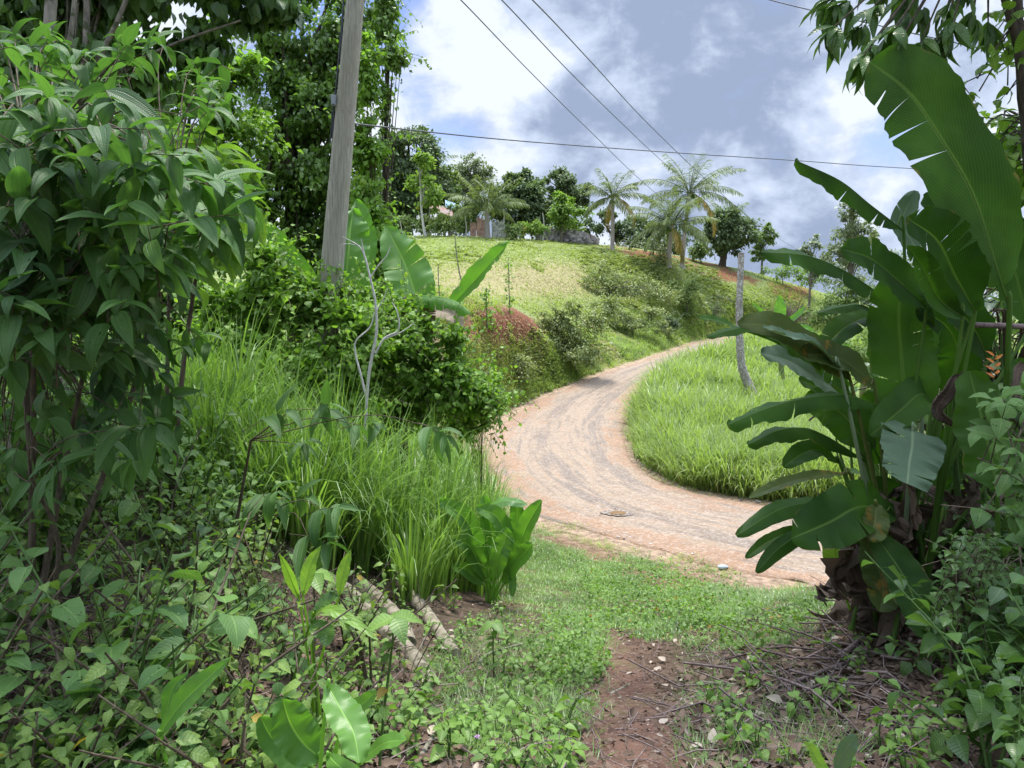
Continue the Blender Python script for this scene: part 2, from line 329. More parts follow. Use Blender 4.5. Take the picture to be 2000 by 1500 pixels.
# flatten to the road bed
Sx = np.concatenate([[-.012], np.linspace(0, 1, 30), [1.012]])
RS = (RLs[:, None]*(1-Sx)[None, :, None]+RRs[:, None]*Sx[None, :, None])
from mathutils.kdtree import KDTree
kd = KDTree(RS.shape[0]*RS.shape[1])
for i, p in enumerate(RS.reshape(-1, 3)): kd.insert((p[0], p[1], 0), i)
kd.balance(); RSf = RS.reshape(-1, 3)
mN = (GX > -4) & (GX < 28) & (GY > 5) & (GY < 66); ii = np.argwhere(mN)
RD = np.full(GX.shape, 99.)
for i, j in ii:
    _, k, d = kd.find((GX[i, j], GY[i, j], 0)); RD[i, j] = d
    if d < 1.3:
        w = min(1, max(0, 1-(d-.3)/1.0)); w = w*w*(3-2*w)
        GZ[i, j] = GZ[i, j]*(1-w)+(RSf[k][2]-.045)*w
GZ += EYE
def H(x, y):
    x = np.asarray(x, float); y = np.asarray(y, float)
    i = np.clip(np.searchsorted(gx, x)-1, 0, len(gx)-2); j = np.clip(np.searchsorted(gy, y)-1, 0, len(gy)-2)
    fx = np.clip((x-gx[i])/(gx[i+1]-gx[i]), 0, 1); fy = np.clip((y-gy[j])/(gy[j+1]-gy[j]), 0, 1)
    return (GZ[i, j]*(1-fx)+GZ[i+1, j]*fx)*(1-fy)+(GZ[i, j+1]*(1-fx)+GZ[i+1, j+1]*fx)*fy
def ground(px, py, y0=1.2, y1=90.):
    """world points where the rays through photo pixels first meet the ground (nan where they miss)"""
    px = np.atleast_1d(np.asarray(px, float)); py = np.atleast_1d(np.asarray(py, float))
    Ys = np.geomspace(y0, y1, 420); out = np.full((len(px), 3), np.nan)
    for a in range(0, len(px), 4000):
        sx = (px[a:a+4000]-1000)/F; sz = -(py[a:a+4000]-600)/F
        X = sx[:, None]*Ys; Z = EYE+sz[:, None]*Ys; h = H(X, np.broadcast_to(Ys, X.shape)); b = (Z < h)
        hit = b.any(1); k = b.argmax(1); k0 = np.maximum(k-1, 0); r = np.arange(len(k))
        d1 = Z[r, k]-h[r, k]; d0 = Z[r, k0]-h[r, k0]; t = np.where(k > 0, d0/np.where(np.abs(d0-d1) > 1e-9, d0-d1, 1), 1)
        Y = Ys[k0]+(Ys[k]-Ys[k0])*np.clip(t, 0, 1); X = sx*Y
        P = np.column_stack([X, Y, H(X, Y)]); P[~hit] = np.nan; out[a:a+4000] = P
    return out
def G1(px, py): return ground(px, py)[0]
def scatter(n, poly, y0=1.2, y1=90.):
    poly = np.array(poly, float); lo = poly.min(0); hi = poly.max(0); px = rng.uniform(lo[0], hi[0], n*3); py = rng.uniform(lo[1], hi[1], n*3)
    m = inpoly(px, py, poly); px = px[m][:n]; py = py[m][:n]; P = ground(px, py, y0, y1); ok = ~np.isnan(P[:, 0]); return P[ok], px[ok], py[ok]
def onroad(P, margin=0.):
    out = np.zeros(len(P), bool); i = np.clip(np.searchsorted(gx, P[:, 0]), 0, len(gx)-1); j = np.clip(np.searchsorted(gy, P[:, 1]), 0, len(gy)-1)
    return RD[i, j] < .32+margin

# ground masks painted by place: soil / straw / green / litter
px_ = 1000+GX/np.maximum(GY, .5)*F; py_ = 600-(GZ-EYE)/np.maximum(GY, .5)*F
n1 = fbm(GX, GY, 3.0, 21); n2 = fbm(GX, GY, 1.2, 33)
front = GY > 1
straw = np.exp(-(((px_-1010)/230)**2+((py_-548)/38)**2)**1.3)*front*(GY > 26)
straw = np.clip(straw*1.5*(.35+n1+.5*(vnoise(GX*.25+GY*.05, GY*2.2, 1., 44)-.5)), 0, 1)
red1 = inpoly(px_.ravel(), py_.ravel(), [(1195, 478), (1290, 495), (1400, 515), (1480, 545), (1560, 560), (1600, 560), (1560, 590), (1480, 560), (1380, 545), (1320, 520), (1230, 500), (1170, 480)]).reshape(GX.shape)*(GY > 40)
red2 = np.exp(-(((px_-985)/75)**2+((py_-640)/38)**2)**1.5)*(GY > 22)*(GY < 33)
red = np.clip(red1*(.5+.7*n2)*(n2 > .42)+red2*(.5+1.1*n2)*1.5, 0, 1)
bank = np.clip(1-np.abs(RD-1.6)/1.8, 0, 1)*(GY > 17)
litter = np.clip(1-(GY-7.5)/2.5, 0, 1)*front + (GY <= 1)
pathm = np.exp(-((GX-(.42+.06*(GY-2.6)*2.2))/.30)**2)*(GY < 7.6)*np.clip((7.8-GY)/1.5, 0, 1)
me_col = np.zeros(GX.shape+(3,))
green = np.array([.19, .23, .08]); dryc = np.array([.27, .24, .115]); redc = np.array([.20, .082, .05]); litc = np.array([.10, .07, .052]); verge = np.array([.12, .115, .05]); pathc = np.array([.15, .095, .068])
c = green[None, None]*(.75+.5*n1[..., None])
def lay(c, m, k): return c*(1-m[..., None])+k*(m[..., None])
c = lay(c, straw, dryc); c = lay(c, np.clip(bank*1.1*n2*1.5, 0, .95)*(px_ < 1250), np.array([.25, .165, .11])); c = lay(c, np.clip(red, 0, 1), redc)
vg = np.clip((GY > 7)*(GY < 15)*1., 0, 1)*(GX > -2)*(GX < 7); c = lay(c, vg*.85, verge*(.8+.4*n2[..., None])); c = lay(c, vg*np.clip((fbm(GX, GY, .7, 61)-.5)*5, 0, .8), np.array([.20, .12, .08]))
c = lay(c, np.clip(litter, 0, 1)*.95, litc*(.8+.5*n2[..., None])); c = lay(c, np.clip(pathm*1.2, 0, 1), pathc*(.8+.4*n2[..., None]))
rdm = np.clip(1-(RD-.25)/.5, 0, 1); c = lay(c, rdm*.9, np.array([.34, .24, .17]))
nx, ny = GX.shape
idx = np.arange(nx*ny).reshape(nx, ny)
f = np.stack([idx[:-1, :-1], idx[1:, :-1], idx[1:, 1:], idx[:-1, 1:]], -1).reshape(-1, 4)
mb = MB(); mb.add(np.stack([GX, GY, GZ], -1).reshape(-1, 3), f, c.reshape(-1, 3))
t = NT('ground_soil_and_turf'); a = t.n('Attribute', attribute_name='luv'); g = t.geo()
colr = t.mix(t.ss(t.noise(7, 6, .65, vec=g), .3, .72), t.mix(1., a.outputs['Vector'], (.55, .55, .55), 'MULTIPLY'), t.mix(1., a.outputs['Vector'], (1.4, 1.4, 1.4), 'MULTIPLY'))
colr = t.mix(t.math('MULTIPLY', t.ss(t.noise(60, 5, .7, vec=g), .45, .7), .5), colr, t.mix(1., colr, (.5, .48, .45), 'MULTIPLY'))
h = t.math('ADD', t.noise(9, 6, .7, vec=g), t.math('MULTIPLY', t.noise(70, 4, .7, vec=g), .3))
GM = t.fin(t.pr(colr, .95, t.bump(h, .9, .06), .1))
tag(mb.build('ground', GM), kind='structure')

# road sheet
mb = MB(); V = RS.copy(); Sg, Tg = np.meshgrid(Sx, np.arange(NR), indexing='xy')
V[..., 2] += EYE+.02*(fbm(V[..., 0], V[..., 1], 1.3, 5)-.5)+.012*(vnoise(V[..., 0], V[..., 1], .4, 8)-.5) - .03*np.clip(np.abs(Sg*2-1), 0, 1)**6 - .12*(np.abs(Sg-.5) > .501)
wob = (fbm(V[..., 0], V[..., 1], 1.1, 77)-.5)*.7*(np.abs(Sg-.5) > .49); side = nrm(RS[:, -1]-RS[:, 0])
V[..., :2] += side[:, None, :2]*wob[..., None]
pot = G1(1205, 1003); dp = np.hypot((V[..., 0]-pot[0])/.55, (V[..., 1]-pot[1])/.5); V[..., 2] -= .05*np.exp(-dp**4)
# refine: subdivide along/across for the pothole
idx = np.arange(V.shape[0]*V.shape[1]).reshape(V.shape[:2]); f = np.stack([idx[:-1, :-1], idx[:-1, 1:], idx[1:, 1:], idx[1:, :-1]], -1).reshape(-1, 4)
Lr = np.concatenate([[0], np.cumsum(np.linalg.norm(np.diff((RLs+RRs)/2, axis=0), axis=1))])
mb.add(V, f, np.stack([Sg, np.repeat(Lr[:, None], len(Sx), 1), np.zeros_like(Sg)], -1))
t = NT('worn_gravel_road'); a, _ = t.attr(); s_, l_ = a[0], a[1]; g = t.geo()
comb = t.n('CombineXYZ'); t.l(t.math('MULTIPLY', s_, 13.), comb.inputs[0]); t.l(t.math('MULTIPLY', l_, .30), comb.inputs[1])
streak = t.noise(1.6, 5, .6, vec=comb.outputs[0], dist=.5)
tr1 = t.math('SUBTRACT', 1., t.ss(t.math('ABSOLUTE', t.math('SUBTRACT', s_, .36)), .0, .13)); tr2 = t.math('SUBTRACT', 1., t.ss(t.math('ABSOLUTE', t.math('SUBTRACT', s_, .74)), .0, .14))
track = t.math('MAXIMUM', tr1, tr2)
big = t.noise(.55, 5, .65, vec=g, dist=.6)
grey = (.175, .14, .112); sand = (.265, .20, .142); red = (.26, .155, .095)
m1 = t.ss(t.math('ADD', t.math('MULTIPLY', track, .13), t.math('SUBTRACT', 1., streak)), .46, .70)
col = t.mix(m1, sand, grey)
edge = t.math('SUBTRACT', 1., t.ss(t.math('MINIMUM', s_, t.math('SUBTRACT', 1., s_)), .05, .26))
m2 = t.ss(t.math('ADD', t.math('MULTIPLY', edge, .16), t.math('ADD', t.math('MULTIPLY', big, .6), t.math('MULTIPLY', streak, .4))), .54, .66)
col = t.mix(t.math('MULTIPLY', m2, .75), col, red)
vor = t.n('TexVoronoi'); vor.inputs['Scale'].default_value = 26; t.l(g, vor.inputs['Vector'])
sp = t.n('SeparateColor'); t.l(vor.outputs['Color'], sp.inputs[0])
col = t.mix(t.math('MULTIPLY', t.ss(sp.outputs[0], .55, .9), .28), col, (.46, .40, .34)); col = t.mix(t.math('MULTIPLY', t.ss(sp.outputs[1], .7, .9), .3), col, (.13, .10, .085))
col = t.mix(t.math('MULTIPLY', t.ss(t.noise(3, 6, .7, vec=g), .45, .7), .35), col, t.mix(1., col, (.6, .56, .52), 'MULTIPLY'))
hh = t.math('ADD', t.math('MULTIPLY', vor.outputs['Distance'], -.5), t.noise(14, 5, .7, vec=g))
tag(mb.build('road', t.fin(t.pr(col, .93, t.bump(hh, .7, .03), .15))), kind='structure')

# pothole water and pale gravel ring
def disc(mb, c, rx, ry, z, n=40, seed=1, j=.18, r=.5):
    a = np.linspace(0, 2*np.pi, n, endpoint=False); rr = 1+(fbm(np.cos(a)*2+9, np.sin(a)*2+9, 1., seed, 3)-.5)*2*j
    v = [(c[0], c[1], z)]+[(c[0]+math.cos(q)*rx*k, c[1]+math.sin(q)*ry*k, z) for q, k in zip(a, rr)]
    mb.add(v, [[0, 1+i, 1+(i+1) % n] for i in range(n)], np.tile([0, 0, r], (n+1, 1)))
zr = float(np.sort(V[..., 2][np.hypot(V[..., 0]-pot[0], V[..., 1]-pot[1]) < .45])[-3:].mean())-.022
mb = MB(); disc(mb, pot, .27, .22, zr+.020, seed=4, j=.5)
t = NT('pale_gravel'); v = t.n('TexVoronoi'); v.inputs['Scale'].default_value = 22; t.l(t.geo(), v.inputs['Vector']); s = t.n('SeparateColor'); t.l(v.outputs['Color'], s.inputs[0])
cc = t.mix(s.outputs[0], (.10, .08, .065), (.27, .225, .19))
tag(mb.build('pothole_gravel', t.fin(t.pr(cc, .9, t.bump(v.outputs['Distance'], .8, .02), .2))), kind='structure')
mb = MB(); disc(mb, pot+np.array([.02, -.03, 0]), .15, .13, zr+.027, seed=9)
t = NT('muddy_water'); tag(mb.build('puddle', t.fin(t.pr((.20, .12, .055), .08, None, .6))), kind='structure')

# trodden dirt path sheet, a few mm over the ground
mb = MB(); ys = np.arange(.6, 6.6, .12); n = len(ys); cols = 9; g_ = []
for y in ys:
    cx = .44+.105*(y-2.6); hw = .25*np.clip((6.75-y)/1.4, .12, 1)*(1+.35*(vnoise(y, 0, .6, 4)-.5)); o = .12*(vnoise(y, 7, 1.3, 14)-.5)
    for q in np.linspace(-1, 1, cols):
        x = cx+o+hw*q; g_.append((x, y))
g_ = np.array(g_); z = H(g_[:, 0], g_[:, 1])+.006; qq = np.tile(np.linspace(-1, 1, cols), n); z = z+.012-.05*(np.abs(qq) > .99)
idx = np.arange(n*cols).reshape(n, cols); f = np.stack([idx[:-1, :-1], idx[:-1, 1:], idx[1:, 1:], idx[1:, :-1]], -1).reshape(-1, 4)
mb.add(np.column_stack([g_, z]), f, np.column_stack([qq, g_[:, 1], qq*0]))
t = NT('path_dirt'); g = t.geo(); col = t.mix(t.ss(t.noise(5, 6, .7, vec=g), .3, .7), (.08, .043, .030), (.18, .10, .070)); col = t.mix(t.math('MULTIPLY', t.ss(t.noise(2.3, 4, .6, vec=g), .5, .68), .6), col, (.12, .12, .045))
col = t.mix(t.math('MULTIPLY', t.ss(t.noise(40, 5, .7, vec=g), .55, .7), .6), col, (.34, .26, .22))
tag(mb.build('path', t.fin(t.pr(col, .9, t.bump(t.math('ADD', t.noise(12, 6, .7, vec=g), t.math('MULTIPLY', t.noise(80, 3, .6, vec=g), .3)), .9, .04), .2))), kind='structure')

# ---------------------------------------------------------------- sky, sun, camera
SUN_EL, SUN_AZ = 74., 12.      # azimuth from +Y (view direction) toward +X
w = bpy.data.worlds.new('World'); sc.world = w; w.use_nodes = True; nt = w.node_tree; nt.nodes.clear()
class WT(NT):
    def __init__(s, tree): s.t = tree
t = WT(nt); out = t.n('OutputWorld'); bg = t.n('Background'); bg.inputs[1].default_value = 1.
sky = t.n('TexSky', sky_type='NISHITA'); sky.sun_disc = False; sky.sun_elevation = R(SUN_EL); sky.sun_rotation = R(SUN_AZ); sky.dust_density = 1.; sky.air_density = 1.; sky.altitude = 300
tc = t.n('TexCoord').outputs['Generated']; nv = t.n('VectorMath', operation='NORMALIZE'); t.l(tc, nv.inputs[0]); d = nv.outputs[0]
mp = t.n('Mapping'); mp.inputs['Scale'].default_value = (1, 1, 1.35); mp.inputs['Location'].default_value = SKYOFF; t.l(d, mp.inputs[0])
def lobe(px, py, rad):
    v = Vector(((px-1000)/F, 1, -(py-600)/F)).normalized(); dt = t.n('VectorMath', operation='DOT_PRODUCT'); t.l(d, dt.inputs[0]); dt.inputs[1].default_value = v
    return t.ss(dt.outputs['Value'], math.cos(R(rad)), 1.)
nA = t.noise(3.6, 10, .52, vec=mp.outputs[0], dist=.1); nB = t.noise(8.5, 10, .60, vec=mp.outputs[0], dist=.15)
def add(x, y, k): return t.math('MULTIPLY_ADD', y, k, x)
cov = add(add(nA, nB, .35), lobe(650, 20, 9), -.25); cov = add(cov, lobe(1750, 290, 4), -.14); cov = add(cov, lobe(1180, 110, 14), .10)
cov = add(cov, lobe(850, 275, 6), -.12)
mask = t.ss(cov, .42, .62)
br = add(nB, nA, .6); br = add(br, lobe(1380, 110, 9), -.08); br = add(br, lobe(1050, 330, 9), -.08); br = add(br, lobe(870, 190, 10), .18); br = add(br, lobe(1650, 300, 7), .07); br = add(br, lobe(1950, 200, 8), .05); br = add(br, lobe(1500, 420, 9), -.05)
cl = t.mix(t.ss(br, .63, .87), SKY_DARK, SKY_LIGHT)
cl = t.mix(t.ss(br, .83, .96), cl, SKY_WHITE)
skc = t.n('Mix', data_type='RGBA', blend_type='MULTIPLY'); skc.inputs[0].default_value = 1; t.l(sky.outputs[0], skc.inputs[6]); skc.inputs[7].default_value = (SKY_STR*.95, SKY_STR*.92, SKY_STR*1.1, 1)
col = t.mix(mask, skc.outputs[2], cl)
# sky above the frame boosted, near the sun and zenith, to add fill light
sd = Vector((math.sin(R(SUN_AZ))*math.cos(R(SUN_EL)), math.cos(R(SUN_AZ))*math.cos(R(SUN_EL)), math.sin(R(SUN_EL))))
dt = t.n('VectorMath', operation='DOT_PRODUCT'); t.l(d, dt.inputs[0]); dt.inputs[1].default_value = sd
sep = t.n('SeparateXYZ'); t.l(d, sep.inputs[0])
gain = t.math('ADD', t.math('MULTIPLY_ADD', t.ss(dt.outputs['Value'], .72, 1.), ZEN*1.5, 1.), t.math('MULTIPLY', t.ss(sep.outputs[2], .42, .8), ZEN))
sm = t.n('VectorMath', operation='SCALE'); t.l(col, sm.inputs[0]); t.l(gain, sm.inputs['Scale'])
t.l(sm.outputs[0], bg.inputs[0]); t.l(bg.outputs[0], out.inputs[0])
w.cycles.sampling_method = 'MANUAL'; w.cycles.sample_map_resolution = 512
ld = bpy.data.lights.new('sun', 'SUN'); ld.energy = SUN_E; ld.angle = R(SUN_ANG); ld.color = (1., .95, .86)
lo = bpy.data.objects.new('sun', ld); C.objects.link(lo); lo.rotation_euler = (-sd).to_track_quat('-Z', 'Y').to_euler(); lo.location = (0, 0, 40)
cd = bpy.data.cameras.new('camera'); cam = bpy.data.objects.new('camera', cd); C.objects.link(cam); sc.camera = cam
cd.sensor_width = 36; cd.lens = 36*F/2000; cd.shift_y = -.075; cd.clip_start = .02; cd.clip_end = 3000
cam.location = (0, 0, EYE); cam.rotation_euler = (R(90), 0, 0)
sc.view_settings.view_transform = 'Standard'; sc.view_settings.look = 'None'; sc.view_settings.exposure = EXPO; sc.view_settings.gamma = 1
sc.cycles.max_bounces = 7; sc.cycles.diffuse_bounces = 3; sc.cycles.glossy_bounces = 2; sc.cycles.transmission_bounces = 4; sc.cycles.caustics_reflective = False; sc.cycles.caustics_refractive = False
sc.cycles.use_light_tree = False; sc.cycles.sample_clamp_indirect = 4
# ================================================================ hill things
def rnd_unit(n): return nrm(rng.normal(size=(n, 3)))
RIP = [.45]
def ripple_lobe(u, seed):    # uneven outline for a crown
    return 1+RIP[0]*(fbm(u[:, 0]*3+9+seed, u[:, 2]*3+5+u[:, 1]*2, 1., seed, 3)-.5)*2

def tendrils(mb, ms, cen, n, L, Wr, T, length, step=.07, up=.2, mat=None):
    """loose strands of leaves leaving the crown and drooping"""
    c0 = cen.mean(0); sel = cen[rng.integers(0, len(cen), n)]
    for s in sel:
        d = nrm((s-c0)*[1, 1, .6]+rng.normal(size=3)*.4+[0, 0, up]); k = max(4, int(length*rng.uniform(.4, 1.3)/step)); P = [s]
        for i in range(k): d = nrm(d+rng.normal(size=3)*.18+[0, 0, -.09]); P.append(P[-1]+d*step)
        P = np.array(P); tube(ms, P, .003, 3); D = rng.normal(size=P.shape)*.7+[0, 0, -.5]; sz = L*np.linspace(1.15, .55, len(P))*rng.uniform(.8, 1.2, len(P))
        inst(mb, T, P, D, np.array([0, -.3, 1.])+rng.normal(size=P.shape)*.4, sz, sz*Wr, np.clip(rng.uniform(.2, .9)+rng.normal(size=len(P))*.12, 0, .98))
def foliage(mb, lobes, n, L, Wr, T, clumps, spread=.3, droop=.35, shell=.55, r0=0., r1=1., seed=1):
    """leaf clumps spread through a set of ellipsoids (c, r); returns clump centres"""
    vol = np.array([np.prod(r)**(2/3) for c, r in lobes]); vol /= vol.sum(); cen = []
    for (c, r), vv in zip(lobes, vol):
        k = max(3, int(clumps*vv)); u = rnd_unit(k); rad = (shell+(1-shell)*rng.random(k))*ripple_lobe(u, seed)
        P = np.array(c)+u*np.array(r)*rad[:, None]; cen.append(P)
        tone = rng.uniform(r0, r1, k); m = max(4, int(n*vv/k)); sz = rng.uniform(.55, 1.35, k)
        idx = np.repeat(np.arange(k), m); g = rng.normal(size=(len(idx), 3)); g[:, 2] *= .7
        cr = spread*np.mean(r)*sz[idx]
        Q = P[idx]+g*cr[:, None]*.5
        out = nrm(Q-np.array(c)); D = nrm(out*.7+rng.normal(size=Q.shape)*.6+np.array([0, 0, -droop])); N = np.array([0, 0, 1.])+rng.normal(size=Q.shape)*.45+out*.3
        s = L*rng.uniform(.6, 1.25, len(Q))
        inst(mb, T, Q, D, N, s, s*Wr, np.clip(tone[idx]*.7+rng.random(len(Q))*.3, 0, .999)*1.0)
    return np.concatenate(cen)

def tree(name, label, cat, px, Y, boxes, n, mat, L=.3, Wr=.28, trunk=.16, clumps=60, bark='bark', group=None, lean=0, branches=14, spread=.3, droop=.35, shell=.55, T=None, pxtop=None, basez=None, seed=None, r0=0., r1=1., depthk=.8, dead=0, tend=0, tlen=.8):
    seed = seed or int(px)
    X = (px-1000)/F*Y; zb = float(H(X, Y)) if basez is None else basez
    root = thing(name, label, cat, (X, Y, zb), group)
    lobes = []
    for (x0, y0, x1, y1) in boxes:
        c = W((x0+x1)/2, (y0+y1)/2, Y); rx = (x1-x0)/2/F*Y; rz = (y1-y0)/2/F*Y; c[1] += rng.uniform(-.3, .3)*rx; lobes.append((c, np.array([rx, rx*depthk, rz])))
    mbf = MB(); cen = foliage(mbf, lobes, n, L, Wr, T or T_TINY, clumps, spread, droop, shell, r0, r1, seed) if n else None
    mt = MB(); b = np.array([X, Y, zb-.15]); top = lobes[0][0]+np.array([0, 0, lobes[0][1][2]*.35])
    mid = (b+top)/2+np.array([lean, 0, 0])
    tube(mt, [b, b*.75+mid*.25+np.array([lean*.3, 0, 0]), mid, top], [trunk*1.25, trunk, trunk*.75, trunk*.25], 8, smooth=14, rough=.05)
    mt.build('trunk', M[bark], root)
    if branches and cen is not None:
        mbb = MB(); sel = rng.choice(len(cen), min(branches, len(cen)), replace=False)
        for i in sel:
            q = rng.uniform(.3, .8); s = b*(1-q)+top*q+np.array([lean*4*q*(1-q), 0, 0]); e = cen[i]
            m = s*.5+e*.5+np.array([0, 0, .08*np.linalg.norm(e-s)])
            tube(mbb, [s, m, e], [trunk*.4, trunk*.22, trunk*.08], 5, smooth=7)
        if tend: tendrils(mbf, mbb, cen, tend, L*1.1, Wr, T or T_TINY, tlen)
        mbb.build('branch', M[bark], root)
    if n: mbf.build('crown', M[mat], root)
    return root

GT = 'trees along the hill crest'
tree('broadleaf_tree', 'tall dark green tree at the left end of the hill crest, beside the utility pole', 'tree', 800, 66, [(735, 245, 865, 345), (720, 300, 850, 420), (800, 290, 880, 420), (735, 360, 820, 430)], 22000, 'darktree', .38, .3, .3, 110, 'barkdark', GT, shell=.5)
tree('broadleaf_tree', 'slender light green young tree with a pale forked trunk, left of the hill houses', 'tree', 832, 56, [(800, 285, 850, 345), (785, 340, 870, 400), (795, 320, 830, 380), (830, 370, 860, 410)], 2600, 'limetree', .34, .3, .1, 40, 'white', GT, lean=-.25, shell=.35, branches=22, spread=.35)
tree('broadleaf_tree', 'sparse reddish grey tree showing its twigs against the sky behind the young coconut palm', 'tree', 925, 70, [(885, 295, 965, 380), (870, 330, 925, 410)], 5200, 'greytree', .3, .3, .16, 90, 'bark', GT, shell=.3, branches=60, spread=.25)
tree('broadleaf_tree', 'broad olive tree filling the gap between the pale young tree and the sparse tree', 'tree', 880, 68, [(845, 310, 900, 400), (860, 350, 905, 430), (830, 370, 880, 430)], 5000, 'midtree', .36, .3, .2, 50, 'bark', GT, shell=.4)
tree('broadleaf_tree', 'dense rounded dark green tree right of the young coconut palm', 'tree', 1020, 63, [(960, 352, 1066, 450), (980, 336, 1050, 410), (1015, 355, 1075, 440)], 22000, 'darktree', .36, .3, .22, 120, 'barkdark', GT, shell=.75)
tree('broadleaf_tree', 'loose bluish green tree standing highest between the round tree and the first tall palm', 'tree', 1098, 66, [(1058, 318, 1128, 395), (1075, 345, 1155, 425), (1055, 370, 1110, 440)], 10000, 'darktree', .34, .3, .2, 60, 'bark', GT, shell=.4, r0=.3)
tree('broadleaf_tree', 'small yellow green tree in front of the loose bluish tree above the stone wall', 'tree', 1097, 60, [(1075, 375, 1125, 430), (1065, 395, 1150, 445)], 4200, 'limetree', .28, .3, .14, 50, 'bark', GT, shell=.5, r1=.6)
tree('broadleaf_tree', 'dark low tree behind the first tall palm, right of the stone wall', 'tree', 1225, 72, [(1140, 405, 1200, 450), (1195, 420, 1290, 490), (1240, 440, 1340, 500)], 9000, 'darktree', .36, .3, .2, 80, 'barkdark', GT, shell=.6)
tree('broadleaf_tree', 'round dark green tree with a skirt of vines, right of the tallest coconut palm', 'tree', 1410, 64, [(1375, 415, 1465, 485), (1385, 412, 1440, 450), (1392, 455, 1440, 500)], 11000, 'darktree', .32, .3, .3, 110, 'barkdark', GT, shell=.78, r0=.25)
tree('broadleaf_tree', 'thin airy tree at the right end of the crest, beside the round vine-skirted tree', 'tree', 1487, 66, [(1468, 437, 1515, 480), (1465, 470, 1500, 510)], 1900, 'midtree', .3, .3, .1, 30, 'bark', GT, shell=.3, branches=16)
tree('broadleaf_tree', 'wispy tall tree against the sky above the arching heliconia leaves', 'tree', 1660, 46, [(1625, 385, 1690, 460), (1590, 450, 1710, 520), (1640, 420, 1720, 490)], 4200, 'greytree', .26, .25, .12, 60, 'bark', GT, shell=.25, branches=44, r0=.3, basez=EYE-1)
tree('broadleaf_tree', 'thin short tree with upright twigs, left of the wispy tall tree', 'tree', 1580, 50, [(1562, 460, 1602, 510), (1570, 490, 1640, 540)], 1500, 'greytree', .26, .25, .09, 30, 'bark', GT, shell=.25, branches=24, basez=EYE-.5)

# bushes: (label, px, py-base depth, boxes, n, mat, L)
GB = 'bushes scattered over the hill and road bank'
def bush(label, px, Y, boxes, n, mat='scrub', L=.12, Wr=.3, clumps=50, branches=18, trunk=.04, shell=.3, bark='bark', name='bush', group=GB, **k):
    bx = []
    for (x0, y0, x1, y1) in boxes:
        w_, h_ = x1-x0, y1-y0; bx.append((x0+w_*.1, y0+h_*.15, x1-w_*.1, y1))
        for _ in range(3): cx_, cy_ = x0+w_*rng.uniform(.05, .95), y0+h_*rng.uniform(.15, .8); s_ = rng.uniform(.18, .3); bx.append((cx_-w_*s_, cy_-h_*s_, cx_+w_*s_, cy_+h_*s_))
    boxes = bx; k.setdefault('tend', 60); k.setdefault('tlen', 1.1 if L > .1 else .6); k.setdefault('spread', .5); shell = min(shell, .3); n = int(n*.5)
    if 'basez' not in k:
        yb = max(b[3] for b in boxes); g = G1(px, yb-4)
        if not np.isnan(g[0]) and abs(g[1]-Y) < 14: Y = g[1]
    return tree(name, label, 'bush', px, Y, boxes, n, mat, L, Wr, trunk, clumps, bark, group, branches=branches, shell=shell, **k)
bush('wide flat-topped bush with bare grey branches, in the middle of the hillside', 1215, 37.5, [(1120, 520, 1230, 600), (1180, 520, 1300, 580), (1230, 545, 1350, 600), (1140, 490, 1210, 560)], 14000, 'scrub', .15, .28, 160, 80, .06, .3)
bush('slim upright bush with grey green leaves, above the road near the leaning lichen post', 1342, 43, [(1315, 540, 1370, 595), (1325, 570, 1366, 625)], 5200, 'midtree', .14, clumps=45)
bush('round very dark little bush just above the road edge', 1300, 38, [(1280, 612, 1326, 660)], 4500, 'darktree', .11, clumps=40, shell=.6)
bush('grey green thicket on the bank left of the round dark bush', 1240, 36.5, [(1190, 580, 1255, 660), (1240, 590, 1300, 660), (1160, 580, 1225, 650), (1140, 570, 1180, 640)], 14000, 'scrub', .14, clumps=80, r1=.7)
bush('large pale thicket where the road bank bends, above the road curve', 1110, 31, [(1045, 600, 1135, 710), (1095, 575, 1190, 690), (1075, 640, 1190, 715), (1060, 580, 1110, 650)], 24000, 'scrub', .13, clumps=130, branches=34)
0 and bush('low straggling bush at the right foot of the large pale thicket', 1200, 33.5, [(1160, 630, 1235, 705), (1190, 640, 1270, 705)], 9000, 'scrub', .13, clumps=60)
bush('short green bush low on the bank left of the large pale thicket', 1010, 25.5, [(985, 675, 1050, 735)], 3000, 'scrub', .1, clumps=40, branches=24)
bush('thin brownish bush between the slim bush and the leaning lichen post', 1395, 46, [(1375, 575, 1420, 625)], 1500, 'greytree', .13, clumps=30, branches=26)
bush('small light bush in the short grass under the two nearest palms', 1290, 50, [(1275, 490, 1300, 520)], 800, 'scrub', .14, clumps=18)
bush('bright green bush at the left end of the stone wall', 1038, 58, [(1015, 425, 1062, 458)], 2200, 'limetree', .2, clumps=34)
bush('green bush in front of the pale young tree and the shed', 870, 57, [(835, 415, 905, 462), (850, 405, 880, 440)], 3600, 'midtree', .2, clumps=50, branches=20)
bush('low green bush at the top of the field in front of the pink wall', 1010, 56, [(990, 440, 1020, 462)], 900, 'midtree', .18, clumps=18)
bush('tall green bush left of the shed roof on the hilltop', 905, 62, [(880, 395, 945, 445), (905, 375, 950, 430)], 4200, 'midtree', .24, clumps=50)
bush('low dark bush under the large dark tree at the left of the crest', 775, 62, [(745, 415, 820, 452)], 2200, 'midtree', .22, clumps=30)
bush('dense bush hugging the crest between the two nearest palms and the round tree', 1370, 62, [(1335, 470, 1395, 505)], 2400, 'midtree', .22, clumps=30)
bush('bushy green mound on the slope right of the dry brown bush', 1640, 44, [(1565, 560, 1680, 640), (1620, 530, 1740, 620), (1560, 600, 1640, 660)], 15000, 'midtree', .15, clumps=170, basez=EYE-2.8, branches=30)
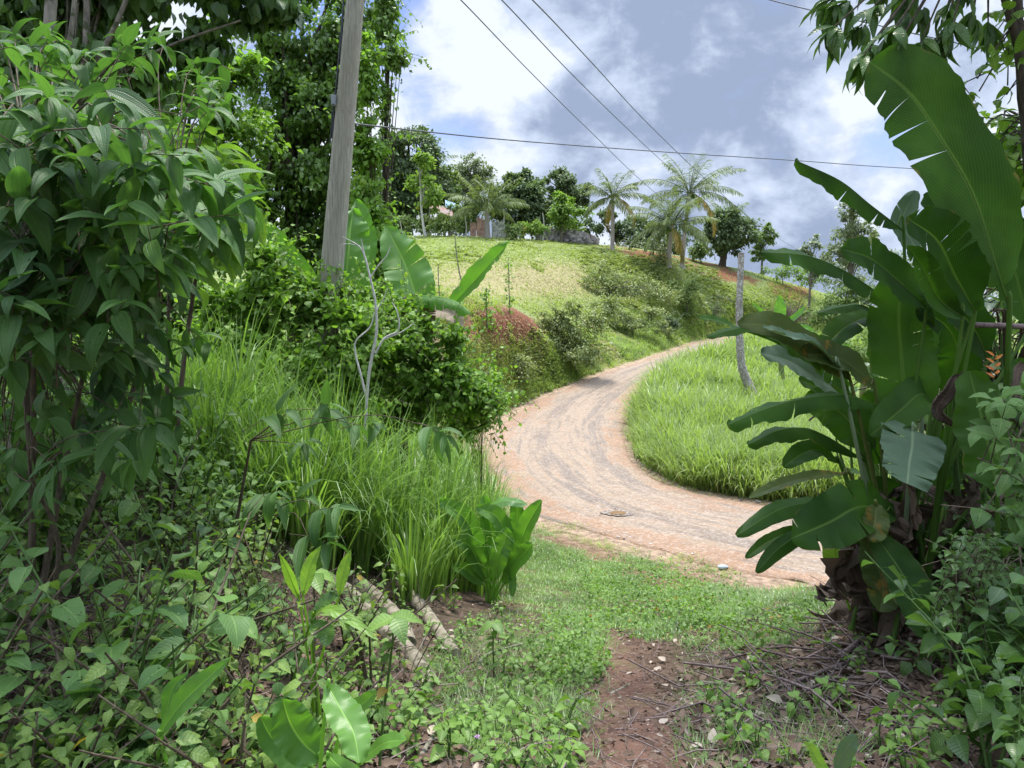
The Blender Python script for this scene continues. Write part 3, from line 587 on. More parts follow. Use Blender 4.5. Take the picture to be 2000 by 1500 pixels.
bush('wide green mound in the valley behind the heliconia leaves', 1700, 50, [(1590, 500, 1700, 570), (1680, 480, 1800, 580), (1760, 500, 1900, 640)], 14000, 'greytree', .18, clumps=150, basez=EYE-2, r0=.2)
bush('light green bush in the valley left of the bushy mound', 1530, 54, [(1490, 505, 1560, 545), (1540, 520, 1610, 560)], 3600, 'limetree', .18, clumps=60, r1=.6)
bush('leafy bank of bushes behind the heliconia clump', 1800, 22, [(1640, 560, 1800, 760), (1750, 560, 2000, 800), (1900, 450, 2150, 700)], 20000, 'midtree', .13, clumps=220, basez=EYE-3.5, branches=40)

for i_, (a_, b_, lab_) in enumerate([(735, 800, 'hedge-like growth under the tall dark crest tree, farthest left'), (800, 865, 'hedge-like growth behind the pale forked young tree'), (865, 935, 'hedge-like growth behind the shed and the pink wall'), (1060, 1140, 'hedge-like growth right behind the stone wall'), (1190, 1300, 'hedge-like growth behind the first tall palm and the red soil')]):
    yt_ = [405, 410, 415, 430, 468][i_]; yb_ = [455, 455, 455, 458, 492][i_]
    bush(lab_, (a_+b_)/2, 70, [(a_-10, yt_, b_+10, yb_), ((a_+b_)/2-20, yt_-12, (a_+b_)/2+25, yb_)], 3800, 'greytree' if i_ % 2 == 0 else 'midtree', .26, clumps=70, branches=16, basez=EYE+(600-yb_)/F*70-.6, name='hedge', group=None)
# dry brown bush: bare twigs only
def bare(name, label, cat, px, py, Y, h, w, nb, mat='twig', rad=.02, group=None):
    p = W(px, py, Y); p[2] = float(H(p[0], Y)); root = thing(name, label, cat, p, group); mb_ = MB()
    for i in range(nb):
        a = rng.uniform(-1, 1); e = p+np.array([a*w+rng.normal()*.1*w, rng.normal()*w*.5, h*rng.uniform(.5, 1)*(1-.35*a*a)])
        m = p*.5+e*.5+np.array([a*w*.1, 0, h*.08]); s = p+np.array([a*w*.25, 0, 0])
        tube(mb_, [s, m, e], [rad, rad*.7, rad*.3], 4, smooth=6)
        for k in range(3):
            q = s*.4+e*.6 if k else m; tube(mb_, [q, q+(e-m)*.7+rng.normal(size=3)*h*.12], [rad*.5, rad*.2], 3)
    mb_.build('stem', M[mat], root); return root
M['drytwig'] = bark_mat('dry_purple_twig', (.13, .09, .085), (.27, .21, .19), 10, .3, .9, .2)
bare('dry_bush', 'leafless purple brown bush on the slope beside the charred log', 'bush', 1543, 590, 50, 2.5, 1.5, 210, 'drytwig', .014)
p = W(1587, 570, 51); p[2] = float(H(p[0], p[1]))
mb = MB(); tube(mb, [p+[-1.5, 0, .9], p+[-.3, 0, .45], p+[1., -.2, .12]], [.14, .17, .15], 8, smooth=8, rough=.08, cap=True)
M['char'] = bark_mat('charred_wood', (.02, .018, .016), (.07, .06, .055), 8)
o = mb.build('fallen_log', M['char'], loc=p); tag(o, 'short charred black log lying beside the leafless bush', 'log')

# ---------------------------------------------------------------- coconut palms
def frond(mbl, base, az, el, length, bend, Lf=.55, r=.5, n=44, hang=.5, twist=0.):
    s = np.linspace(0, 1, 12); th = el-bend*s**1.2
    dy = np.cos(th); dz = np.sin(th); hx = np.concatenate([[0], np.cumsum((dy[1:]+dy[:-1])/2)])/11*length; hz = np.concatenate([[0], np.cumsum((dz[1:]+dz[:-1])/2)])/11*length
    d = np.array([math.cos(az), math.sin(az), 0]); pts = base+d*hx[:, None]+np.array([0, 0, 1.])*hz[:, None]
    tube(mbl, pts, np.linspace(.035, .008, 12), 4, r=r)
    q = np.linspace(.16, 1, n); P = np.array([np.interp(q, s, pts[:, k]) for k in range(3)]).T
    T = nrm(np.gradient(P, axis=0)); side = np.array([-math.sin(az+twist), math.cos(az+twist), 0])
    ll = Lf*1.4*(np.sin(np.pi*(.12+.8*q))**.6)*rng.uniform(.85, 1.1, n)
    for sg in (-1, 1):
        D = nrm(side*sg*1.0+T*.75+np.array([0, 0, -hang])+rng.normal(size=P.shape)*.12)
        inst(mbl, T_FIN, P, D, np.array([0, 0, 1.])+T*-.2+rng.normal(size=P.shape)*.2, ll, .027*np.ones(n), np.clip(r+rng.normal(size=n)*.2, 0, .94))
def palm(label, px, py, Y, crown_py, crown_px, fl, nf=20, tr=.17, seed=3, old=2, nuts=True, Lf=.6, upright=0.):
    b = W(px, py, Y); b[2] = float(H(b[0], Y)); root = thing('coconut_palm', label, 'palm tree', b, 'coconut palms on the hill')
    c = W(crown_px, crown_py, Y)
    mt = MB(); mid = b*.5+c*.5+np.array([(b[0]-c[0])*.12, 0, 0])
    tube(mt, [b-[0, 0, .15], b+(mid-b)*.15, mid, c], [tr*1.5, tr*1.05, tr*.85, tr*.7], 10, smooth=40, rough=.035); mt.build('trunk', M['palmbark'], root)
    for i in range(nf):
        g = i/nf; az = i*2.39996+seed; el = R(84-(108-75*upright)*g+rng.normal()*5); bend = R((38+46*g)*(1-.35*upright)+rng.normal()*7); L_ = fl*rng.uniform(.85, 1.08)*(.8+.25*min(1, g*3))
        m_ = MB(); frond(m_, c+np.array([math.cos(az), math.sin(az), 0])*.1, az, el, L_, bend, Lf, rng.uniform(.2, .75), hang=.25+.65*g, twist=rng.normal()*.3)
        m_.build('frond', M['palm' if i < nf-old else 'palmold'], root)
    if nuts:
        for i in range(7):
            mn = MB(); a = rng.uniform(0, 6.28); q = c+np.array([math.cos(a)*.3, math.sin(a)*.3, -.25+rng.uniform(-.15, .1)]); tube(mn, [q+[0, 0, -.14], q+[0, 0, -.08], q, q+[0, 0, .09], q+[0, 0, .13]], [.02, .1, .13, .1, .02], 7); mn.build('coconut', M['stem'], root)
    return root
palm('slender young coconut palm with yellow hanging fronds, leftmost of the tall palms', 1196, 487, 57, 386, 1197, 2.9, 17, .16, 1.0, 2)
palm('coconut palm with a curved grey trunk standing nearest, in front of the tallest palm', 1306, 514, 52, 440, 1312, 3.3, 24, .17, 2.2, 2)
palm('tallest coconut palm with a wide crown, right behind the curved one', 1332, 498, 58, 377, 1347, 4.2, 24, .18, .4, 1)
palm('short young coconut palm with upright fronds in front of the pink ruin', 952, 459, 57, 408, 950, 3.7, 20, .22, 1.7, 0, nuts=False, upright=.45)
palm('coconut palm showing only its ragged top above the trees at the left of the crest', 838, 440, 74, 330, 832, 3.6, 12, .17, 2.9, 0, nuts=False)
palm('small palm top peeping out behind the round vine-skirted tree', 1410, 500, 72, 436, 1412, 3.4, 12, .16, .9, 0, nuts=False)

# ---------------------------------------------------------------- ruin, walls, shed, posts
def stonewall(name, label, pts, h, th, mat, n, stone=(.22, .18)):
    c = np.mean(pts, axis=0); root = thing(name, label, 'wall', c); m_ = MB(); P = catmull(pts, 40)
    for i in range(n):
        q = rng.random(); k = q*39; j = int(k); p_ = P[j]*(1-k+j)+P[min(39, j+1)]*(k-j); hh = h*(.55+.45*math.sin(math.pi*min(1, q*1.05))**.5); zz = rng.random()**1.1*hh
        z0 = float(H(p_[0], p_[1])); s = rng.uniform(.6, 1.3)*stone[0]
        box(m_, (p_[0]+rng.normal()*.04, p_[1]+rng.uniform(-th, th)*(1-.5*zz/max(hh, .1)), z0+zz), (s*1.3, s*.9, s*.75), rng.uniform(-1, 1), rng.random(), .02)
    m_.build('stone', mat, root, smooth=False); return root
t = NT('field_stone'); a, _ = t.attr(); M['stone'] = t.fin(t.pr(t.mix(a[2], (.15, .13, .14), (.52, .48, .47)), .9, t.bump(t.noise(12, 5, .7, vec=t.geo()), .6, .02), .2))
def Gp(px, Y): X = (px-1000)/F*Y; return np.array([X, Y, float(H(X, Y))])
stonewall('stone_wall', 'long low dry stone wall on the crest left of the first tall palm', [Gp(1050, 62.5), Gp(1090, 61), Gp(1130, 60), Gp(1165, 60.5)], .95, .35, M['stone'], 1500)
def plaster(name, c1, c2, sc_=3.): 
    t = NT(name); n_ = t.noise(sc_, 6, .7, vec=t.geo()); return t.fin(t.pr(t.mix(t.ss(n_, .4, .62), c1, c2), .9, t.bump(n_, .4, .01), .2))
M['pink'] = plaster('faded_pink_plaster', (.50, .31, .27), (.30, .19, .17)); M['mosaic'] = plaster('flaking_white_paint', (.68, .67, .66), (.24, .24, .26), 4.5); M['greyblock'] = plaster('grey_block', (.30, .27, .23), (.20, .19, .15)); M['rust'] = plaster('rusty_sheet', (.24, .22, .21), (.26, .13, .09)); M['tarp'] = plaster('blue_sheet', (.17, .30, .42), (.35, .45, .5), 2)
def slab(name, label, px, Y, w_, h_, mat, cat='wall', th=.2, ragged=.2, dz=0, notch=None):
    p_ = Gp(px, Y); n_ = 10; m_ = MB(); top = h_*(1-ragged*rng.random(n_+1)); xs = np.linspace(-w_/2, w_/2, n_+1)
    v = [];
    for x, tp in zip(xs, top):
        for y in (-th/2, th/2): v += [(p_[0]+x, p_[1]+y, p_[2]-.2+dz), (p_[0]+x, p_[1]+y, p_[2]+tp+dz)]
    v = np.array(v); f = []
    for i in range(n_):
        a = i*4; b = a+4; f += [[a, b, b+1, a+1], [a+2, a+3, b+3, b+2], [a+1, b+1, b+3, a+3]]
    f += [[0, 1, 3, 2], [n_*4, n_*4+2, n_*4+3, n_*4+1]]
    m_.add(v, f, np.column_stack([v[:, 0], v[:, 2], v[:, 0]*0+.5])); o_ = m_.build(name, mat, loc=p_, smooth=False); tag(o_, label, cat); return o_
slab('ruined_wall', 'faded pink plastered wall stub behind the short young palm', 943, 60, 1.0, 1.7, M['pink'])
slab('ruined_wall', 'white painted wall stub of mottled stones right of the short young palm', 973, 59, 1.05, 1.5, M['mosaic'])
slab('ruined_wall', 'low grey block wall right of the white mottled stub', 992, 60.5, 1.6, .9, M['greyblock'])
slab('ruined_wall', 'narrow reddish wall stub left of the pink wall', 924, 61.5, .5, 1.3, M['pink'])
# shed roof fragments and a blue sheet seen through the bushes
def sheet(label, px, py, Y, l, w_, rx, rz, mat, legs=True):
    c0 = W(px, py, Y); g0 = np.array([c0[0], Y, float(H(c0[0], Y))]); root = thing('lean_to_shed', label, 'shed', g0); m_ = MB(); n_ = 24
    xs = np.linspace(-l/2, l/2, n_); z_ = .03*np.sin(np.arange(n_)*2.1); v = []
    for y, dz in ((-w_/2, 0), (w_/2, rx*w_)): 
        for x, zz in zip(xs, z_): v.append((c0[0]+x*math.cos(rz)-y*math.sin(rz), c0[1]+x*math.sin(rz)+y*math.cos(rz), c0[2]+zz+dz-x*.35))
    v = np.array(v); f = [[i, i+1, n_+i+1, n_+i] for i in range(n_-1)]; m_.add(v, f, np.tile([0, 0, .5], (len(v), 1))); v2 = v-np.array([0, 0, .02]); m_.add(v2, f, np.tile([0, 0, .5], (len(v), 1)))
    m_.build('roof', mat, root)
    for k in (0, n_-1, n_, 2*n_-1): mp_ = MB(); q = v[k]; tube(mp_, [(q[0], q[1], float(H(q[0], q[1]))-.1), tuple(q)], [.05, .04], 6); mp_.build('post', M['bark'], root)
sheet('grey rusty sheet roof slanting among the hilltop bushes', 862, 418, 61, 1.9, 1.6, .5, .1, M['rust'])
sheet('small blue sheet roof among the hilltop bushes, right of the rusty one', 880, 409, 63, .9, .8, .9, .1, M['tarp'])
def stake(label, x0, y0, x1, y1, Y, rad=.02, mat='bark', name='wooden_stake', cat='stake', group='stakes standing in the field', vine=0, seg=6):
    g_ = G1(x0, y0+2)
    if not np.isnan(g_[0]) and Y < 45: Y = g_[1]
    b = W(x0, y0, Y); gz = float(H(b[0], Y)); t_ = W(x1, y1, Y); b = b.copy(); b[2] = min(b[2], gz)-.1; 
    if gz < b[2]+.0: b[2] = gz-.1
    if b[2] > gz: b[2] = gz-.1
    root = thing(name, label, cat, b, group); m_ = MB(); mid = (b+t_)/2+rng.normal(size=3)*.03*np.linalg.norm(t_-b)
    tube(m_, [b, mid, t_], [rad, rad*.85, rad*.6], seg, smooth=10, rough=.06); m_.build('shaft', M[mat], root)
    if vine:
        mv = MB(); n_ = vine; q = rng.random(n_)**.8; P = b+(t_-b)*q[:, None]+rng.normal(size=(n_, 3))*.1
        inst(mv, T_LEAF, P, rng.normal(size=(n_, 3))+np.array([0, 0, -.5]), np.array([0, -.6, .6])+rng.normal(size=(n_, 3))*.4, rng.uniform(.08, .17, n_), .05, rng.random(n_)*.95); mv.build('vine', M['bright' if vine > 40 else 'midtree'], root)
    return root
stake('tallest grey stake in the field, leaning left with leaves halfway up', 905, 560, 888, 455, 21, .035, vine=26)
stake('thin stake wound with climbing leaves, right of the upright banana leaf', 996, 610, 993, 505, 27, .025, vine=70)
stake('short stake wound with leaves at the edge of the red soil patch', 952, 640, 950, 562, 26, .03, vine=80)
stake('short bare brown stake nearest the arching banana leaf', 862, 600, 856, 515, 20, .022)
stake('pale leaning stick at the left edge of the field', 795, 490, 781, 430, 22, .03, mat='white')
stake('thin pale twig standing between the bare brown stake and the pole', 818, 590, 822, 505, 19, .012, mat='white')
stake('leafy low stake in the middle of the red soil patch', 965, 655, 958, 605, 25.5, .02, vine=50)
stake('white painted post on the hilltop left of the dense round tree', 985, 450, 984, 404, 60, .07, mat='white', name='fence_post', cat='post', group='posts on the hilltop')
stake('thin grey post on the hilltop in front of the dense round tree', 1054, 455, 1055, 420, 59, .06, mat='bark', name='fence_post', cat='post', group='posts on the hilltop')
stake('pale thin post just right of the thin grey post', 1060, 455, 1060, 416, 59.5, .05, mat='white', name='fence_post', cat='post', group='posts on the hilltop')
stake('pale brown stick in the grass left of the pink wall', 910, 452, 907, 415, 58, .05, mat='white')

# lichen post by the road
pL = G1(1475, 800); root = thing('leaning_post', 'lichen-spotted crooked tree post standing in the tall roadside grass', 'post', pL); Yp = pL[1]; m_ = MB()
tube(m_, [pL-[0, 0, .2], W(1478, 790, Yp), W(1462, 752, Yp), W(1449, 715, Yp), W(1445, 670, Yp), W(1444, 600, Yp), W(1446, 545, Yp), W(1448, 494, Yp)], np.array([10.5, 10, 9.5, 8.5, 7.6, 7, 6.5, 6.2])/F*Yp*.95, 12, smooth=60, rough=.05, cap=True); m_.build('shaft', M['lichen'], root)

# ---------------------------------------------------------------- hill and verge grass (nobody could count it)
def grass(name, polys, T, L, Wd, mat, lean=.35, up=1., tones=(0, 1), clump=0, sizefn=None, kind='stuff', label=None, cat=None, margin=.1, y0=1.2, y1=90, straw=0, excl=None):
    mb_ = MB()
    for poly, n in polys:
        P, px, py = scatter(n, poly, y0, y1); m = ~onroad(P, margin)
        if excl is not None: m &= ~excl(P, px, py)
        P = P[m]
        if clump: P = np.repeat(P, clump, 0); P[:, :2] += rng.normal(size=(len(P), 2))*(.02+.0016*P[:, 1:2]); P[:, 2] = H(P[:, 0], P[:, 1])
        k = len(P); nz = fbm(P[:, 0], P[:, 1], 2.2, 51); s = L*rng.uniform(.5, 1.2, k)*(.55+.9*nz)
        if sizefn is not None: s = s*sizefn(P)
        a = rng.uniform(0, 6.283, k); D = np.column_stack([np.cos(a)*lean, np.sin(a)*lean, np.full(k, up)])+rng.normal(size=(k, 3))*.12
        N = np.column_stack([-np.cos(a), -np.sin(a), np.full(k, lean)])   # arches outward
        P[:, 2] -= .02
        inst(mb_, T, P, D, -N*-1, s, Wd*rng.uniform(.6, 1.3, k)*np.maximum(1, P[:, 1]/14), tones[0]+(tones[1]-tones[0])*np.clip(.6*rng.random(k)+.5*fbm(P[:, 0], P[:, 1], 1.3, 19)-.05, 0, .999))
    o_ = mb_.build(name, M[mat]); tag(o_, label, cat, kind=kind); return o_
HILL = [(700, 452), (900, 455), (1180, 470), (1310, 500), (1500, 520), (1640, 560), (1640, 700), (1430, 665), (1300, 690), (1150, 740), (1000, 810), (940, 830), (850, 640), (700, 560)]
isoil = lambda P, px, py: ((fbm(P[:, 0], P[:, 1], 1.2, 33) > .42) & (np.exp(-(((px-985)/85)**2+((py-640)/42)**2)**1.5) > .35) & (P[:, 1] < 34)) | (inpoly(px, py, [(1195, 478), (1290, 493), (1400, 512), (1500, 550), (1500, 565), (1380, 548), (1320, 522), (1230, 500)]) & (rng.random(len(px)) < .78))
isst = lambda P, px, py: (np.exp(-(((px-1010)/230)**2+((py-548)/38)**2)**1.3)*(P[:, 1] > 26) > rng.random(len(px))*.9+.12)
grass('hill_grass', [(HILL, 60000)], T_GRASS, .14, .010, 'hillgrass', .45, sizefn=lambda P: np.where(P[:, 1] < 33, 1.5, 1.), excl=lambda P, px, py: isoil(P, px, py) | isst(P, px, py), clump=2, label='green grass over the hillside field', cat='grass')
grass('dry_grass', [([(760, 480), (1240, 500), (1300, 600), (1050, 600), (960, 590), (740, 560)], 26000), ([(900, 590), (1060, 590), (1080, 700), (1000, 800), (930, 760)], 8000), ([(1000, 740), (1200, 690), (1420, 650), (1300, 690), (1100, 760), (1000, 810)], 5000)], T_GRASS, .15, .008, 'straw', 1.5, .35, label='cut straw-coloured grass lying on the field and bank', cat='grass', excl=lambda P, px, py: (~isst(P, px, py) & (py < 600)))
BANK = [(1060, 730), (1090, 650), (1200, 600), (1400, 600), (1520, 590), (1520, 650), (1400, 655), (1300, 682), (1150, 735), (1010, 800), (950, 840), (930, 800)]
grass('bank_grass', [(BANK, 22000)], T_BLADE, .36, .006, 'roadgrass', .5, tones=(.1, 1), clump=2, excl=lambda P, px, py: (fbm(P[:, 0], P[:, 1], 2., 5) < .40), label='loose tufts of longer grass down the road bank', cat='grass')
ROADG = [(1440, 668), (1330, 712), (1290, 740), (1235, 795), (1222, 850), (1245, 905), (1330, 948), (1440, 972), (1600, 990), (1900, 1010), (2100, 900), (2100, 700), (1700, 660), (1500, 655)]
grass('roadside_grass', [(ROADG, 46000)], T_BLADE, 1.3, .013, 'roadgrass', .5, sizefn=lambda P: np.clip(.45+.5*np.minimum(3, np.abs(0+RD[np.clip(np.searchsorted(gx, P[:, 0]), 0, len(gx)-1), np.clip(np.searchsorted(gy, P[:, 1]), 0, len(gy)-1)])), .45, 1.), clump=2, margin=.0, label='tall seeding grass filling the inside of the road bend', cat='grass')
# far wood beyond the crest and across the valley

grass('dry_roadside_blades', [(ROADG, 5000)], T_BLADE, .9, .008, 'straw', .8, sizefn=lambda P: rng.uniform(.4, 1.3, len(P)), margin=-.12, label='dead straw-coloured blades among the tall roadside grass', cat='grass')
grass('bank_scrub', [([(1040, 640), (1180, 590), (1400, 580), (1500, 590), (1420, 640), (1300, 670), (1150, 725), (1040, 770), (980, 800), (1000, 740)], 1500)], T_LEAF, .22, .045, 'scrub', .9, clump=3, margin=.3, label='low scrubby weeds over the road bank', cat='weeds', excl=lambda P, px, py: fbm(P[:, 0], P[:, 1], 1.6, 71) < .45)
grass('field_weeds', [([(800, 460), (1180, 475), (1480, 545), (1400, 600), (1150, 560), (1000, 520), (780, 500)], 3000)], T_LEAF, .16, .045, 'scrub', .9, clump=3, label='low leafy weeds scattered over the field', cat='weeds', excl=lambda P, px, py: fbm(P[:, 0], P[:, 1], 3., 81) < .5)
# ================================================================ left middle distance
def big_leaf(mb, pts, w, face=(0, -1, .45), fold=.25, wave=.03, tears=0, prof=None, r=.5, pet=.0, rib=.012, ns=30, cols=7, wl=None, wr=None, curl=0., holes=0):
    """one broad leaf: pts = world points along the midrib (root to tip), w = half width in metres"""
    prof = prof or (lambda t: np.maximum(.02, np.clip(np.sin(np.pi*np.clip(t, 0, 1)**.75), 0, 1)**.55))
    pts = np.asarray(pts, float); fine = catmull(pts, 80); s = np.linspace(0, 1, 80); T = nrm(np.gradient(fine, axis=0)); face = nrm(np.array(face, float))
    SD = nrm(np.cross(T, face)); Nn = np.cross(SD, T)
    ev = lambda t, A: np.stack([np.interp(t, s, A[:, k]) for k in range(3)], -1)
    for sg, ww in ((-1, wl or w), (1, wr or w)):
        cuts = np.sort(rng.uniform(.15, .93, rng.poisson(tears))) if tears else np.array([])
        b = np.concatenate([[0], cuts, [1]]); depth = rng.uniform(.35, 1., len(b))
        for i in range(len(b)-1):
            m = max(3, int(ns*(b[i+1]-b[i]))+2); t = np.linspace(b[i], b[i+1], m)[:, None]; c = np.linspace(0, 1, cols)[None]
            tc = (b[i]+b[i+1])/2; gap = .012*(tears > 0); tilt = rng.normal()*.06*(tears > 0)*(1 if len(b) > 2 else 0)
            te = pet+(1-pet)*t; te = np.clip(te-(t-tc)*c**2*gap/ max(.05, (b[i+1]-b[i]))*1.2 + .05*c*np.sin(np.pi*t), 0, 1)
            jag = 1+(vnoise(t*40+i*7, c*0, 1., int(sg+3))-.5)*.05
            ang = fold+curl*c
            hw = ww*prof(t)*jag
            V = ev(te, fine)+ev(te, SD)*(sg*hw*c*np.cos(ang))[..., None]+ev(te, Nn)*(hw*c*np.sin(ang)*1.+ww*wave*np.sin(t*17+sg*1.3+c*2)*c*3+ww*wave*1.6*np.sin(t*53+sg)*c**2+tilt*c*c*ww)[..., None]
            idx = np.arange(m*cols).reshape(m, cols); f = np.stack([idx[:-1, :-1], idx[:-1, 1:], idx[1:, 1:], idx[1:, :-1]], -1).reshape(-1, 4)
            if holes and cols > 4:
                k = rng.random(len(f)) < .02*holes; k &= (np.arange(len(f)) % (cols-1) > 1) & (np.arange(len(f)) % (cols-1) < cols-2); f = f[~k]
            mb.add(V, f, np.stack([np.broadcast_to(c*sg, (m, cols)), np.broadcast_to(t, (m, cols)), np.full((m, cols), r)], -1))
    if rib: 
        rp = fine[::4]-Nn[::4]*rib*.3; mb2 = MB(); tube(mb2, rp, np.linspace(rib, rib*.2, len(rp)), 6, r=r)
        for v, f, a_ in zip(mb2.v, mb2.f, mb2.a): a_[:, 0] = 0; mb.add(v, f, a_)
def WP(pts, Y):
    """photo pixels -> world polyline; Y a depth or (root depth, tip depth)"""
    Ys = np.linspace(Y[0], Y[1], len(pts)) if isinstance(Y, tuple) else [Y]*len(pts)
    return np.array([W(p[0], p[1], y) for p, y in zip(pts, Ys)])

# utility pole
g = Gp(636, 9.6); root = thing('utility_pole', 'weathered grey wooden utility pole rising out of the vines, leaning slightly right', 'pole', g); Y = 9.6
mb = MB(); ax = lambda q: W(645+ (694-645)*(565-q)/565., q, Y)
zs = [900, 700, 565, 400, 250, 100, 0, -200, -450, -700]
tube(mb, [ax(q) for q in zs], np.array([24, 23.4, 22.6, 21.3, 19.8, 18.3, 17.5, 16, 14.5, 13.2])/F*Y, 20, smooth=120, rough=.012)
t = NT('weathered_pole_wood'); mp = t.n('Mapping'); mp.inputs['Scale'].default_value = (9, 9, .35); t.l(t.geo(), mp.inputs[0]); n1 = t.noise(7, 8, .7, vec=mp.outputs[0]); mp2 = t.n('Mapping'); mp2.inputs['Scale'].default_value = (30, 30, .6); t.l(t.geo(), mp2.inputs[0]); n2 = t.noise(3, 5, .7, vec=mp2.outputs[0])
cc = t.mix(t.ss(n1, .3, .7), (.26, .24, .195), (.47, .44, .37)); cc = t.mix(t.math('MULTIPLY', t.ss(n2, .60, .66), .75), cc, (.07, .06, .05)); cc = t.mix(t.math('MULTIPLY', t.ss(t.noise(1.3, 3, .6, vec=t.geo()), .45, .7), .4), cc, (.27, .27, .19))
M['pole'] = t.fin(t.pr(cc, .85, t.bump(n1, .5, .01), .2)); mb.build('pole', M['pole'], root)
M['grey'] = (lambda t: t.fin(t.pr((.33, .36, .40), .5)))(NT('grey_plastic')); M['cable'] = (lambda t: t.fin(t.pr((.055, .06, .07), .5)))(NT('black_cable'))
mb = MB(); q = W(652, 197, Y-.05); box(mb, q, (.065, .07, .14), .2); box(mb, q+[0, -.045, 0], (.05, .02, .11), .2); ob = mb.build('junction_box', M['grey'], root, smooth=False)
mb = MB(); tube(mb, [W(688-18+2, -60, Y), W(668, 60, Y-.02), W(660, 130, Y-.03), W(655, 185, Y-.03), W(651, 240, Y-.02), W(648, 330, Y-.02), W(640, 430, Y)], .012, 6, smooth=30); mb.build('cable', M['cable'], root)
mb = MB(); tube(mb, [W(676, -60, Y), W(664, 80, Y-.02), W(657, 160, Y-.04), W(650, 215, Y-.02), W(645, 280, Y-.02)], .009, 6, smooth=30); mb.build('cable', M['cable'], root)

# wires
def wire(label, pts, Ys, rad=.012):
    P = np.array([W(a, b, y) for (a, b), y in zip(pts, Ys)]); m_ = MB(); tube(m_, catmull(P, 60), rad, 5); o_ = m_.build('power_line', M['cable'], loc=P[0]); tag(o_, label, 'cable', 'overhead lines')
wire('left one of the three overhead wires running from the pole down over the palms', [(700, -190), (900, 0), (1030, 135), (1146, 250), (1278, 375), (1400, 470)], [8.5, 14, 20, 28, 42, 62], .013)
wire('middle one of the three overhead wires running from the pole down over the palms', [(760, -210), (980, 0), (1110, 138), (1224, 250), (1307, 327), (1420, 425)], [8.5, 14, 20, 28, 38, 60], .013)
wire('right one of the three overhead wires, passing the tallest palm and reaching the far trees', [(800, -220), (1040, 0), (1160, 127), (1274, 250), (1400, 370), (1478, 437), (1541, 478), (1600, 512)], [8.5, 14, 20, 28, 42, 56, 68, 80], .014)
wire('single overhead wire crossing level from the tall vine tree to the big heliconia leaf', [(674, 238), (740, 247), (1000, 274), (1300, 297), (1560, 314), (1760, 328), (2200, 352)], [9.75, 11, 14.5, 17.5, 20, 22, 28], .012)
wire('overhead wire in the upper right corner passing behind the hanging leaves', [(1300, -60), (1505, 0), (1700, 46), (1920, 95), (2150, 140)], [14, 13, 12, 11, 10], .010)

# banana plants
def banana(label, px, Y, top, leaves, stem_r=.11):
    g_ = Gp(px, Y); root = thing('banana_plant', label, 'banana plant', g_); m_ = MB(); tp = W(*top, Y)
    tube(m_, [g_-[0, 0, .1], g_*.5+tp*.5, tp], [stem_r, stem_r*.85, stem_r*.5], 12, smooth=16, rough=.03); m_.build('pseudostem', M['hemp'], root)
    for pts, Yl, w_, kw in leaves:
        m_ = MB(); mat = kw.pop('mat', 'banana'); P = WP(pts, Yl); big_leaf(m_, P, w_/F*P[len(P)//2][1], **kw)
        tube(m_, [tp, tp*.5+P[0]*.5, P[0], P[1]*.2+P[0]*.8], [.03, .022, .014, .01], 6, r=kw.get('r', .5)); m_.build('leaf', M[mat], root)
    return root
banana('banana plant beside the utility pole with one upright leaf and one arching flat', 790, 10.6, (775, 610), [
    ([(672, 585), (680, 500), (684, 450), (690, 408)], (10.8, 11.2), 42, dict(tears=3, face=(.2, -1, .2), wave=.05, r=.7)),
    ([(705, 580), (712, 500), (708, 440), (696, 388)], (11.2, 11.6), 30, dict(tears=2, face=(-.3, -1, .3), r=.3)),
    ([(822, 612), (806, 560), (786, 505), (752, 440)], (10.4, 10.9), 46, dict(tears=4, face=(.1, -1, .1), r=.5, fold=.15)),
    ([(872, 610), (915, 562), (955, 517), (996, 470)], (10.2, 9.4), 27, dict(tears=2, face=(-.5, -1, .5), r=.55, fold=.4)),
    ([(770, 590), (830, 578), (885, 586), (921, 612)], (10.2, 9.3), 26, dict(tears=5, face=(0, -.25, 1), r=.8, fold=-.5, curl=-.5)),
    ([(640, 590), (585, 525), (540, 468), (492, 416)], (10.6, 10.0), 21, dict(tears=2, face=(.6, -1, .3), r=.2, fold=.3)),
    ([(775, 600), (800, 598), (830, 610), (838, 660)], (10.2, 9.8), 24, dict(tears=6, mat='dryleaf', r=.9)),
    ([(780, 600), (860, 606), (890, 625), (880, 690)], (10.2, 9.8), 20, dict(tears=6, mat='dryleaf', r=.99))])
banana('small bright banana plant in the valley beyond the roadside grass', 1530, 30, (1520, 640), [
    ([(1518, 645), (1521, 620), (1523, 600), (1522, 576)], (30, 30), 13, dict(r=.9)), ([(1515, 645), (1500, 625), (1485, 608), (1470, 592)], (30, 29), 7, dict(r=.6)),
    ([(1525, 645), (1545, 625), (1560, 612), (1572, 598)], (30, 30), 6, dict(r=.6)), ([(1530, 645), (1555, 640), (1575, 640), (1590, 648)], (30, 30), 6, dict(r=.8))], .12)
banana('second small banana plant, half hidden behind the heliconia leaves', 1680, 24, (1690, 690), [
    ([(1690, 700), (1705, 670), (1715, 640), (1722, 610)], (24, 24), 16, dict(r=.9)), ([(1685, 700), (1660, 680), (1640, 668), (1620, 665)], (24, 23), 9, dict(r=.6)), ([(1695, 700), (1735, 680), (1760, 668), (1790, 672)], (24, 24), 10, dict(r=.7))], .12)

